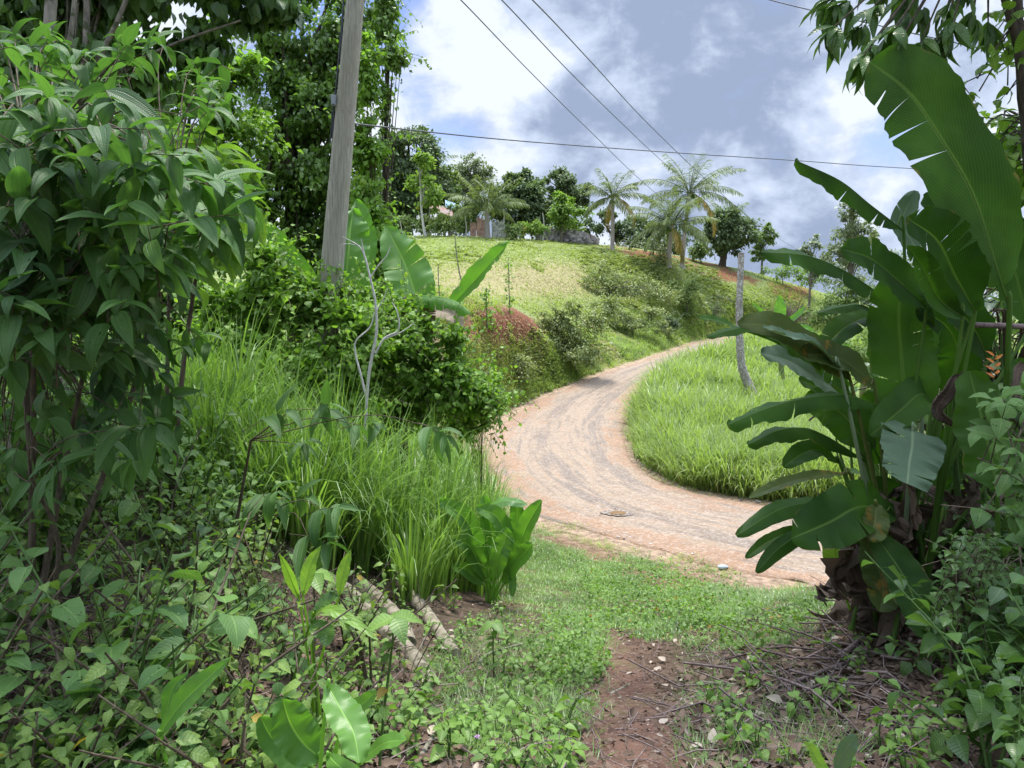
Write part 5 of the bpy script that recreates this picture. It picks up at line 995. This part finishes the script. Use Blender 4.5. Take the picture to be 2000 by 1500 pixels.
H_ = [
 ([(1972, 600), (1945, 520), (1900, 380), (1832, 262), (1772, 178), (1700, 122)], (4.1, 3.9), 98, dict(tears=2, r=.45, face=(.15, -1, .1), fold=.12, wave=.02, pet=.12, stem=(1950, 1190, 4.6), sr=.02, rib=.008, prof=lambda t: np.maximum(.03, np.clip(1-((t-.5)/.5)**4 if False else 1-np.abs((t-.5)/.51)**3.2, 0, 1)**.55), label='largest leaf, standing upright against the sky')),
 ([(1765, 450), (1700, 400), (1640, 352), (1553, 312)], (4.5, 4.1), 34, dict(r=.3, face=(.5, -.8, .7), fold=-.5, tears=3)),
 ([(1740, 590), (1660, 535), (1580, 500), (1487, 492)], (4.6, 4.0), 36, dict(r=.35, face=(.3, -.7, .8), fold=-.4, tears=3)),
 ([(1778, 850), (1770, 790), (1760, 690), (1756, 600), (1778, 520)], (4.3, 4.5), 64, dict(r=.75, face=(-.1, -1, .1), fold=.12, pet=.1, tears=2, label='broad upright bright leaf in the middle of the clump')),
 ([(1948, 960), (1938, 905), (1918, 820), (1893, 725)], (3.7, 3.8), 66, dict(r=.85, face=(.1, -1, .1), fold=.1, pet=.0, stem=(1950, 1150, 3.8))),
 ([(1782, 838), (1782, 868), (1776, 905), (1772, 945)], (4.1, 3.8), 64, dict(mat='helicpale', r=.5, face=(0, -.9, .7), fold=.05, tears=2, prof=lambda t: np.clip(1.1-.5*t, .1, 1)*np.clip(.6+t*4, 0, 1), label='grey green hanging leaf torn at its end')),
 ([(1735, 800), (1655, 772), (1570, 778), (1490, 800), (1420, 830)], (4.3, 3.7), 30, dict(r=.35, face=(.1, -.55, 1), fold=-.35, curl=-.3, wave=.06, tears=3)),
 ([(1690, 900), (1600, 845), (1530, 838), (1460, 868)], (4.4, 3.9), 26, dict(r=.5, face=(.1, -.6, 1), fold=-.3, curl=-.3, wave=.05)),
 ([(1700, 880), (1665, 830), (1625, 795), (1570, 780)], (4.4, 4.6), 44, dict(r=.6, face=(-.4, -1, .5), fold=.2)),
 ([(1650, 768), (1590, 735), (1540, 705), (1486, 690)], (4.6, 4.3), 34, dict(mat='helicpale', r=.3, face=(0, -.8, .8), fold=.15)),
 ([(1655, 760), (1600, 700), (1530, 655), (1448, 628)], (4.5, 4.0), 42, dict(r=.8, face=(-.2, -.9, .6), fold=.2, tears=2)),
 ([(1660, 740), (1600, 690), (1520, 640), (1440, 632)], (4.2, 3.9), 32, dict(mat='helicold', r=.7, face=(.2, -.9, .5), fold=.1, tears=2, label='half yellowed leaf near the lichen post')),
 ([(1640, 720), (1590, 672), (1530, 655), (1490, 640)], (4.1, 3.8), 22, dict(mat='helicpale', r=.6, face=(0, -.5, 1), fold=.3, tears=2)),
 ([(1520, 660), (1470, 640), (1425, 645), (1380, 658)], (4.0, 3.8), 15, dict(r=.6, face=(0, -.6, 1), fold=-.3, stem=(1600, 720, 4.2))),
 ([(1440, 640), (1420, 632), (1395, 624), (1364, 620)], (4.1, 3.9), 12, dict(r=.8, face=(0, -.8, .8), fold=.2, stem=(1560, 690, 4.2))),
 ([(1710, 760), (1660, 712), (1620, 695), (1560, 690)], (4.3, 4.0), 32, dict(mat='helicold', r=.2, face=(.2, -.9, .5), tears=1)),
 ([(1740, 640), (1690, 598), (1640, 600), (1596, 612)], (4.6, 4.4), 17, dict(r=.7, face=(0, -.5, 1), fold=-.3)),
 ([(1810, 600), (1750, 545), (1700, 505), (1642, 486)], (4.3, 4.0), 44, dict(r=.2, face=(.1, -1, .4), fold=.2, tears=2)),
 ([(1905, 610), (1865, 540), (1830, 470), (1770, 425)], (4.0, 3.7), 60, dict(r=.1, face=(-.2, -1, .2), fold=.35, tears=3)),
 ([(1925, 540), (1880, 450), (1840, 412), (1798, 398)], (4.2, 4.0), 42, dict(r=.15, face=(0, -1, .5), fold=.2, tears=1)),
 ([(1880, 620), (1830, 580), (1800, 520), (1772, 480)], (3.9, 3.7), 30, dict(r=.4, face=(-.3, -1, .1), fold=.6, tears=3)),
 ([(1800, 500), (1780, 470), (1762, 430), (1788, 372)], (4.9, 5.1), 26, dict(mat='helicpale', r=.4, face=(0, -1, .1), tears=2)),
 ([(1700, 1015), (1610, 985), (1530, 992), (1438, 1046)], (4.2, 3.8), 24, dict(r=.3, face=(.2, -.6, 1), fold=-.25)),
 ([(1745, 1000), (1680, 990), (1620, 1020), (1545, 1052)], (4.0, 3.7), 54, dict(r=.12, face=(.1, -1, .6), fold=.12, tears=3)),
 ([(1580, 1045), (1545, 1040), (1500, 1058), (1456, 1090)], (4.1, 3.9), 14, dict(r=.5, face=(0, -.7, 1), stem=(1690, 1060, 4.3))),
 ([(1640, 1050), (1580, 1040), (1525, 1068), (1477, 1118)], (4.0, 3.8), 18, dict(r=.4, face=(.3, -.7, .9), fold=-.3, stem=(1720, 1080, 4.2))),
 ([(1630, 1118), (1632, 1085), (1626, 1050), (1610, 1035)], (4.3, 4.4), 27, dict(r=.97, mat='bright', face=(0, -1, .1), fold=.1, stem=(1660, 1190, 4.4), sr=.006)),
 ([(1705, 1040), (1762, 1120), (1795, 1195), (1825, 1262)], (3.9, 3.5), 46, dict(r=.05, face=(.1, -1, .35), fold=.15, label='long dark leaf hanging down to the ground')),
 ([(1690, 1050), (1712, 1100), (1725, 1150), (1718, 1195)], (4.0, 3.8), 36, dict(mat='helicold', r=.4, face=(-.2, -1, .3), tears=2)),
 ([(1712, 985), (1710, 1010), (1705, 1035), (1700, 1056)], (3.9, 3.8), 27, dict(mat='helicold', r=.6, face=(0, -1, .2))),
 ([(1660, 925), (1590, 930), (1530, 945), (1463, 972)], (4.2, 3.9), 15, dict(mat='helicold', r=.9, face=(0, -.5, 1), tears=2)),
 ([(1640, 905), (1600, 880), (1570, 885), (1530, 912)], (4.4, 4.2), 24, dict(r=.5, face=(0, -.7, .8))),
 ([(1720, 905), (1700, 850), (1705, 800), (1720, 760)], (4.5, 4.6), 32, dict(r=.9, face=(-.5, -1, .1))),
 ([(1850, 780), (1870, 700), (1850, 640), (1790, 600)], (4.6, 4.4), 42, dict(r=.1, face=(-.3, -1, .4), tears=3)),
 ([(1930, 700), (1900, 640), (1850, 590), (1800, 575)], (4.4, 4.2), 42, dict(r=.05, face=(-.2, -1, .4), tears=2)),
 ([(2010, 640), (1990, 560), (1970, 480), (1960, 400)], (4.6, 4.7), 46, dict(r=.4, face=(-.2, -1, .1), tears=1)),
 ([(1830, 800), (1800, 770), (1760, 800), (1700, 850)], (4.4, 4.1), 38, dict(r=.25, face=(.1, -.8, .7))),
]
hel = clump_plant('heliconia_clump', 'big clump of dark paddle-shaped leaves filling the right side of the view', 'plant', base, H_, 'helic', .013)
hm = MB()
# further stems, standing close together on the right, and the ragged dead leaves round the foot
for i in range(34):
    x = rng.uniform(1690, 2060); Yq = rng.uniform(4.5, 5.6); s = Gp(x, Yq); e = W(x+rng.uniform(-90, 40), rng.uniform(700, 900) if x < 1880 else rng.uniform(560, 800), Yq+rng.uniform(-.1, .3)); ms = MB(); tube(ms, [s-[0, 0, .05], s*.5+e*.5+rng.normal(size=3)*.05, e], [.024, .018, .006], 8, smooth=14); ms.build('stem', M['stem'], hel)
dl = []
for i in range(62):
    x = rng.uniform(1650, 2000); y = rng.uniform(640, 1100) if i % 4 == 0 else rng.uniform(900, 1200); Yq = rng.uniform(3.9, 5.0); P0 = W(x, y, Yq); gz = float(H(P0[0], P0[1])); 
    if P0[2] < gz+.15: P0[2] = gz+.3
    l = rng.uniform(.18, .5); dx = rng.normal()*.3; P = [P0, P0+[dx*l*.4, -.03, -.3*l], P0+[dx*l*.7+rng.normal()*.03, rng.normal()*.05, -.7*l], P0+[dx*l+rng.normal()*.05, rng.normal()*.06, -l]]
    ml = MB(); big_leaf(ml, P, rng.uniform(.03, .085), face=(rng.normal()*.6, -1, rng.normal()*.4), fold=rng.uniform(.2, 1.2), curl=rng.uniform(-1.5, 1.5), wave=.18, tears=4, r=rng.uniform(0, .9), rib=.004, ns=18, cols=6); ml.build('dry_leaf', M['dryleaf'], hel)
M['bract'] = leaf_mat('orange_bract', (.45, .07, .02), (.6, .22, .04), .2, .4, .4, rib=0, odd=0)
mf = MB(); c_ = W(1942, 716, 4.1); k = np.arange(7); sg = np.where(k % 2, 1, -1); inst(mf, T_LANCE, c_+np.column_stack([k*0, k*0, -.02*k+.06]), np.column_stack([sg*1., k*0-.3, .7+k*0]), np.array([0, -1, .3]), .055, .008, rng.random(7)); mf.build('flower', M['bract'], hel)

# small canna-like plant left of the path
base = np.array(G1(962, 1178)); Yc = base[1]
clump_plant('canna_plant', 'knee-high bright canna-like plant with upright broad leaves at the left edge of the path', 'plant', base, [
 ([(935, 1110), (925, 1050), (905, 1010), (855, 975)], (Yc, Yc-.3), 21, dict(r=.5, face=(.5, -1, .5), fold=.35)),
 ([(1000, 1110), (1015, 1065), (1030, 1025), (1058, 977)], (Yc, Yc-.2), 21, dict(r=.9, face=(-.5, -1, .4), fold=.35)),
 ([(960, 1110), (962, 1060), (955, 1015), (945, 968)], (Yc+.1, Yc+.2), 20, dict(r=.6, fold=.3)),
 ([(970, 1100), (985, 1050), (970, 1010), (930, 990)], (Yc, Yc-.1), 19, dict(r=.8, face=(.3, -1, .5), fold=.3)),
 ([(975, 1090), (1000, 1040), (1010, 1010), (1005, 975)], (Yc+.1, Yc+.1), 17, dict(r=.4, fold=.3)),
 ([(950, 1130), (930, 1090), (915, 1065), (885, 1050)], (Yc-.1, Yc-.3), 19, dict(r=.3, fold=.35)),
 ([(985, 1140), (1005, 1100), (1025, 1080), (1040, 1062)], (Yc-.1, Yc-.3), 19, dict(r=.6, face=(-.4, -1, .4), fold=.35)),
 ([(968, 1130), (975, 1085), (985, 1060), (990, 1030)], (Yc-.2, Yc-.2), 20, dict(r=.85, fold=.3)),
 ([(940, 1010), (965, 985), (995, 978), (1030, 985)], (Yc+.1, Yc), 14, dict(r=.2, face=(0, -.5, 1), fold=-.2)),
 ([(990, 1110), (1000, 1125), (1001, 1145), (1000, 1165)], (Yc-.1, Yc-.2), 8, dict(r=.3)),
 ([(945, 1140), (925, 1125), (905, 1110), (880, 1108)], (Yc-.1, Yc-.2), 13, dict(r=.5))], 'banana', .012)

# big-leaved seedlings in the lower left
def gb(px, py, Y): p_ = W(px, py, Y); p_[2] = float(H(p_[0], p_[1])); return p_
clump_plant('broadleaf_seedling', 'glossy seedling with three very large ribbed leaves at the bottom, left of the path', 'plant', gb(640, 1500, 2.05), [
 ([(640, 1340), (665, 1385), (690, 1430), (702, 1490)], (1.75, 1.6), 34, dict(r=.9, face=(.25, -.6, 1), fold=.15, wave=.05)),
 ([(700, 1490), (725, 1470), (755, 1450), (793, 1446)], (1.75, 1.65), 19, dict(r=.95, face=(0, -.6, 1), fold=.15)),
 ([(625, 1480), (590, 1450), (565, 1410), (552, 1365)], (1.9, 1.85), 42, dict(r=.4, face=(.3, -.8, .6), fold=.3, wave=.05)),
 ([(670, 1400), (690, 1385), (712, 1372), (735, 1350)], (1.9, 1.85), 16, dict(r=.95, face=(-.2, -.9, .6), fold=.2)),
 ([(640, 1475), (660, 1495), (690, 1515), (720, 1530)], (1.75, 1.6), 18, dict(r=.7, face=(0, -.6, 1))),
 ([(610, 1500), (570, 1480), (530, 1440), (508, 1400)], (2., 1.95), 26, dict(r=.1, face=(.3, -.8, .6), fold=.2))], 'banana', .006)
clump_plant('broadleaf_seedling', 'young shoot with long pointed upright leaves in front of the logs', 'plant', gb(600, 1330, 2.9), [
 ([(592, 1165), (600, 1130), (610, 1095), (628, 1065)], (2.6, 2.6), 15, dict(r=.95, prof=lance, fold=.3)),
 ([(662, 1165), (668, 1130), (676, 1100), (686, 1072)], (2.6, 2.6), 13, dict(r=.85, prof=lance, fold=.3)),
 ([(585, 1170), (572, 1140), (560, 1110), (545, 1080)], (2.7, 2.6), 11, dict(r=.6, prof=lance, fold=.3)),
 ([(610, 1205), (640, 1190), (690, 1215), (745, 1255)], (2.5, 2.35), 13, dict(r=.5, face=(0, -.5, 1), prof=lance, fold=.2)),
 ([(612, 1200), (630, 1180), (650, 1165), (655, 1155)], (2.5, 2.5), 16, dict(r=.3, mat='gloss', face=(0, -.5, 1))),
 ([(608, 1215), (625, 1230), (638, 1240), (636, 1262)], (2.5, 2.4), 18, dict(r=.7, mat='gloss', face=(0, -.7, .8)))], 'bright', .005)
clump_plant('broadleaf_seedling', 'long-leaved seedling leaning over the heart-leaved weeds at the bottom left', 'plant', gb(330, 1520, 2.1), [
 ([(310, 1440), (350, 1380), (400, 1330), (455, 1280)], (1.85, 1.8), 24, dict(r=.5, prof=lance, face=(-.3, -.9, .5), fold=.25)),
 ([(320, 1420), (330, 1370), (340, 1340), (370, 1310)], (1.9, 1.9), 16, dict(r=.2, prof=lance, fold=.3))], 'banana', .006)
clump_plant('broadleaf_seedling', 'two-leaved seedling at the bottom right with upright ribbed leaves', 'plant', gb(1640, 1560, 2.3), [
 ([(1625, 1510), (1600, 1490), (1585, 1465), (1570, 1448)], (2.1, 2.05), 14, dict(r=.8, prof=lance, face=(0, -.8, .7), fold=.2)),
 ([(1640, 1515), (1645, 1485), (1655, 1460), (1672, 1435)], (2.1, 2.05), 17, dict(r=.3, mat='helicpale', face=(0, -.8, .7), fold=.15))], 'bright', .005)
# thin upright saplings in the litter
for lab, pts, Yq in (('thin dark upright sapling left of the path with small round leaves', [(585, 1500), (600, 1400), (615, 1250), (612, 1120)], 2.9), ('tall green stem with four leaves at its top, in front of the log end', [(740, 1500), (750, 1390), (765, 1270), (770, 1205)], 2.6), ('thin green stem with slender leaves right of the log end', [(965, 1320), (963, 1260), (965, 1215)], 4.6)):
    g_ = gb(*pts[0], Yq); root = thing('sapling', lab, 'sapling', g_, 'thin saplings in the litter'); P = WP(pts, Yq); P[0] = g_; ms = MB(); tube(ms, P, np.linspace(.006, .0035, len(P)), 6, smooth=14); ms.build('stem', M['stem' if 'green' in lab else 'twig'], root); ml = MB()
    k = 4; a = np.arange(k)*1.6+.4; inst(ml, T_LEAF, np.tile(P[-1], (k, 1)), np.column_stack([np.cos(a), np.sin(a), a*0-.2]), np.array([0, -.3, 1.]), .12, .034, rng.random(k)); q_ = catmull(P, 12)[4:10]; a = rng.uniform(0, 6.28, 6); inst(ml, T_LEAF, q_, np.column_stack([np.cos(a), np.sin(a), a*0-.2]), np.array([0, -.3, 1.]), .06, .02, rng.random(6)); ml.build('foliage', M['weed'], root)

# ================================================================ right edge: creepers, shrub, overhanging branches
RG = 'growth along the right edge'
shrub('small_leaved_shrub', 'fine twiggy shrub with small pale leaves below the heliconia leaves at the right', 'shrub', gb(1880, 1330, 3.1), tipcloud([(1840, 1030), (1960, 1040), (1960, 1180), (1840, 1160)], 70, 2.8, 3.4), T_LEAF, .045, .28, 'gloss', 4, .03, hub=[W(1880, 1200, 3.1)], rad=.007, group=RG, tones=(.5, .95))
place_many([weed_proto('shade_creeper', .6, 3, 6, .11, .38, T_LEAF, 'gloss', 2, .6, .35) for _ in range(6)], np.vstack([sc_pts([(1790, 1330), (1850, 1230), (2000, 1150), (2250, 1100), (2300, 1600), (1820, 1600)], 36), sc_pts([(1850, 1000), (2200, 950), (2200, 1200), (1900, 1200)], 18)]), 'dark green creeper plant in the shade at the lower right', 'shade creepers at the lower right', .6, 1.2)
shrub('climbing_vine', 'vine with dark oval leaves climbing the right edge beside the heliconia stems', 'vine', gb(2010, 1300, 3.4), tipcloud([(1920, 760), (2060, 700), (2080, 1250), (1930, 1230), (1960, 1000)], 60, 2.7, 3.6), T_LEAF, .11, .34, 'heart', 3, .06, hub=[W(2010, 1100, 3.4), W(2030, 850, 3.4)], rad=.012, group=RG)
shrub('background_thicket', 'dark leafy thicket filling the gaps behind the heliconia stems', 'thicket', gb(1980, 1000, 6.5), tipcloud([(1780, 480), (2150, 350), (2250, 1150), (1900, 1180), (1720, 1050), (1700, 760)], 300, 5.2, 8.), T_LEAF, .13, .34, 'gloss', 4, .08, hub=[W(1950, 800, 6.3), W(2100, 600, 6.5), W(1850, 900, 6.2)], rad=.03, group=RG, tones=(0, .8))
t_ = WP([(2120, 1300), (2060, 800), (2010, 300), (1992, 100), (1985, -60), (1975, -400)], 4.6)
root = thing('overhanging_tree', 'dark tree at the right edge whose long hanging leaves cross the upper right sky', 'tree', t_[0]*[1, 1, 0]+[0, 0, float(H(t_[0][0], t_[0][1]))], 'trees leaning in from the right')
ms = MB(); tube(ms, t_, [.05, .045, .035, .03, .028, .02], 10, smooth=40, rough=.05); ms.build('trunk', M['barkdark'], root)
ml = MB(); mbr = MB()
hub = W(1930, -120, 4.4)
def whorl(p_, d, n_, L, Wr, T=T_LANCE, tones=(0, .9), droop=.8):
    a = rng.uniform(0, 6.28)+np.arange(n_)*2.4; d = nrm(np.array(d, float)); X = nrm(np.cross(d, [.1, .2, 1])); Y = np.cross(X, d)
    D = X*np.cos(a)[:, None]+Y*np.sin(a)[:, None]+d*rng.uniform(.2, 1.1, n_)[:, None]+np.array([0, 0, -droop]); s = L*rng.uniform(.65, 1.15, n_)
    inst(ml, T, p_-d*rng.uniform(0, .07, n_)[:, None], D, np.array([0, -.3, 1.])+rng.normal(size=(n_, 3))*.35, s, s*Wr, rng.uniform(*tones, n_))
for x, y, Yq in [(1618, 62, 4.1), (1690, 100, 4.2), (1700, 20, 4.3), (1745, 60, 4.0), (1735, 120, 4.1), (1790, 30, 4.4), (1795, 90, 4.2), (1640, 10, 4.5), (1850, 20, 4.3), (1840, 70, 4.4), (1680, 118, 4.0), (1770, -20, 4.2), (1880, -10, 4.5), (1900, 40, 4.6), (1720, -30, 4.5), (1820, 100, 4.5), (1930, 60, 4.7), (1610, 5, 4.6), (1760, 0, 4.6), (1670, 60, 4.6), (1860, 50, 4.1)]:
    p_ = W(x, y, Yq); d = p_-hub; whorl(p_, d, rng.integers(9, 15), .21, .13); m_ = hub*.5+p_*.5+[0, 0, .12]; tube(mbr, [hub, m_, p_], [.014, .009, .004], 6, smooth=10)
for i in range(800):   # crown above the frame, shading the clump
    p_ = hub+rng.normal(size=3)*[1.3, 1.4, .6]+[.2, .2, 1.9]; p_[2] = max(p_[2], EYE+.44*p_[1]+.15); whorl(p_, p_-hub, 8, .22, .14)
tube(mbr, [t_[3], hub], [.03, .02], 8)
ml.build('crown', M['gloss'], root); mbr.build('branch', M['barkdark'], root)
ml = MB()
shrub('overhanging_tree', 'tree with insect-eaten heart-shaped leaves at the upper right edge', 'tree', gb(2150, 1000, 5.2), np.vstack([tipcloud([(1880, 200), (1960, 190), (2050, 230), (2060, 480), (1920, 420), (1900, 300)], 60, 4.6, 5.6), tipcloud([(1900, 30), (2050, 0), (2050, 130), (1930, 110)], 16, 4.3, 5.)]), T_HEART, .12, .42, 'bright', 3, .07, hub=[W(2060, 280, 5.2), W(2060, 60, 5.)], rad=.02, droop=.6, group='trees leaning in from the right', stemmat='barkdark', tones=(0, .6))
root = thing('fallen_branch', 'straight brown branch lodged level among the heliconia stems', 'branch', W(1900, 634, 4.3)); ms = MB(); tube(ms, [W(1900, 634, 4.3), W(1960, 636, 4.3), W(2080, 640, 4.4)], .016, 8, smooth=12, rough=.05, cap=True); ms.build('shaft', M['drytwig'], root)

litter('bark_crumbs', 'fine dark crumbs and leaf bits on the bare path', [([(1130, 1230), (1400, 1230), (1480, 1560), (1060, 1560)], 5000), (OFFR, 5000), (OFFP, 3000)], .02, 'litter')
twigs('fine_twigs', 'fine pale dry stems scattered over the litter', [(NEARG, 3200)], .12, .0016, 'bark', .3)
hs = [  # more shaded leaves deep in the clump
 ([(1800, 760), (1830, 700), (1835, 650), (1815, 600)], (5., 5.1), 46, dict(r=.1)), ([(1900, 820), (1880, 760), (1850, 720), (1800, 700)], (4.9, 4.7), 40, dict(r=.2, tears=2)),
 ([(1850, 560), (1900, 500), (1935, 450), (1985, 420)], (4.9, 5.), 44, dict(r=.2, tears=2)), ([(1700, 700), (1740, 640), (1750, 590), (1725, 540)], (5.1, 5.2), 40, dict(r=.4, tears=2)),
 ([(1960, 900), (1990, 820), (2000, 760), (1985, 700)], (4.3, 4.3), 44, dict(r=.3)), ([(1850, 980), (1830, 930), (1850, 880), (1880, 850)], (4.7, 4.8), 40, dict(r=.1, tears=3)),
 ([(1780, 1060), (1750, 1010), (1730, 970), (1690, 950)], (4.5, 4.3), 38, dict(r=.05, tears=1)), ([(1860, 1080), (1900, 1040), (1930, 1050), (1970, 1100)], (4.4, 4.1), 36, dict(r=.2, tears=2)),
 ([(1690, 820), (1640, 790), (1600, 760), (1560, 740)], (4.8, 4.6), 34, dict(r=.5, face=(0, -.8, .7))), ([(1740, 640), (1700, 620), (1650, 640), (1600, 690)], (4.7, 4.4), 30, dict(r=.3, face=(0, -.6, .9), tears=2))]
for L_ in hs:
    pts, Yl, w_, kw = L_; ml = MB(); P = WP(pts, Yl); big_leaf(ml, P, w_/F*P[2][1], prof=PB, rib=.005, **kw); b_ = np.array(hel.location)+rng.normal(size=3)*[.15, .1, 0]; tube(ml, catmull([b_, b_*.5+P[0]*.5, P[0]], 12), np.linspace(.016, .008, 12), 7, r=.4); ml.build('leaf', M['helic'], hel)

grass('road_edge_tufts', [([(955, 880), (990, 960), (1060, 1000), (1160, 1035), (1300, 1072), (1420, 1100), (1560, 1130), (1560, 1165), (1300, 1110), (1100, 1050), (980, 1000), (930, 900)], 2600), ([(1222, 830), (1230, 880), (1300, 930), (1430, 965), (1640, 985), (1640, 1005), (1420, 985), (1280, 945), (1215, 890)], 900)], T_GRASS, .17, .004, 'hillgrass', .9, clump=4, margin=-.28, excl=lambda P, px, py: fbm(P[:, 0], P[:, 1], .5, 91) < .5, label='ragged grass tufts creeping over the road edges', cat='grass')
mb_ = MB(); P, _, _ = scatter(1500, [(955, 850), (1222, 840), (1300, 930), (1600, 990), (1600, 1140), (1280, 1075), (1060, 1005), (960, 930)]); ed = np.abs(rng.normal(size=len(P)))
for p_ in P[rng.random(len(P)) < .55]:
    s = rng.uniform(.008, .028); box(mb_, p_+[0, 0, .02], (s*1.4, s, s*.8), rng.uniform(0, 3), rng.random(), s*.12)
o_ = mb_.build('gravel', M['stone'], smooth=False); tag(o_, 'loose stones scattered over the road surface', 'gravel', kind='stuff')

twigs('dry_leaf_stalks', 'long pale dead leaf stalks lying over the ground below the heliconia clump', [([(1360, 1300), (1560, 1200), (1700, 1150), (1900, 1250), (1850, 1450), (1420, 1430)], 210)], .45, .006, 'drytwig', .1)
grass('verge_dry_grass', [(VERGE, 4200)], T_GRASS, .12, .003, 'straw', 1.3, .5, clump=2, margin=.02, label='dry straw blades mixed into the verge grass', cat='grass')

for i in range(44):   # bulky skirt of dead leaves at the foot of the clump
    P0 = W(rng.uniform(1640, 1900), rng.uniform(930, 1190), rng.uniform(4.2, 4.9)); gz = float(H(P0[0], P0[1])); P0[2] = max(P0[2], gz+.25); l = min(rng.uniform(.25, .5), P0[2]-gz); dx = rng.normal()*.3
    P = [P0, P0+[dx*l*.4, -.04, -.3*l], P0+[dx*l*.7, rng.normal()*.06, -.7*l], P0+[dx*l, rng.normal()*.08, -l+.02]]; ml = MB()
    big_leaf(ml, P, rng.uniform(.06, .13), face=(rng.normal()*.7, -1, rng.normal()*.4), fold=rng.uniform(.2, 1.), curl=rng.uniform(-1.6, 1.6), wave=.2, tears=5, r=rng.uniform(0, .95), rib=.004, ns=18, cols=6); ml.build('dry_leaf', M['dryleaf'], hel)

grass('path_edge_grass', [([(1130, 1240), (1215, 1240), (1200, 1330), (1170, 1420), (1120, 1560), (1020, 1560), (1080, 1400)], 700), ([(1330, 1240), (1420, 1250), (1420, 1340), (1400, 1450), (1440, 1560), (1350, 1560), (1330, 1400)], 500)], T_GRASS, .09, .003, 'lemon', 1.0, clump=5, margin=.02, label='sparse grass tufts edging the bare path', cat='grass')
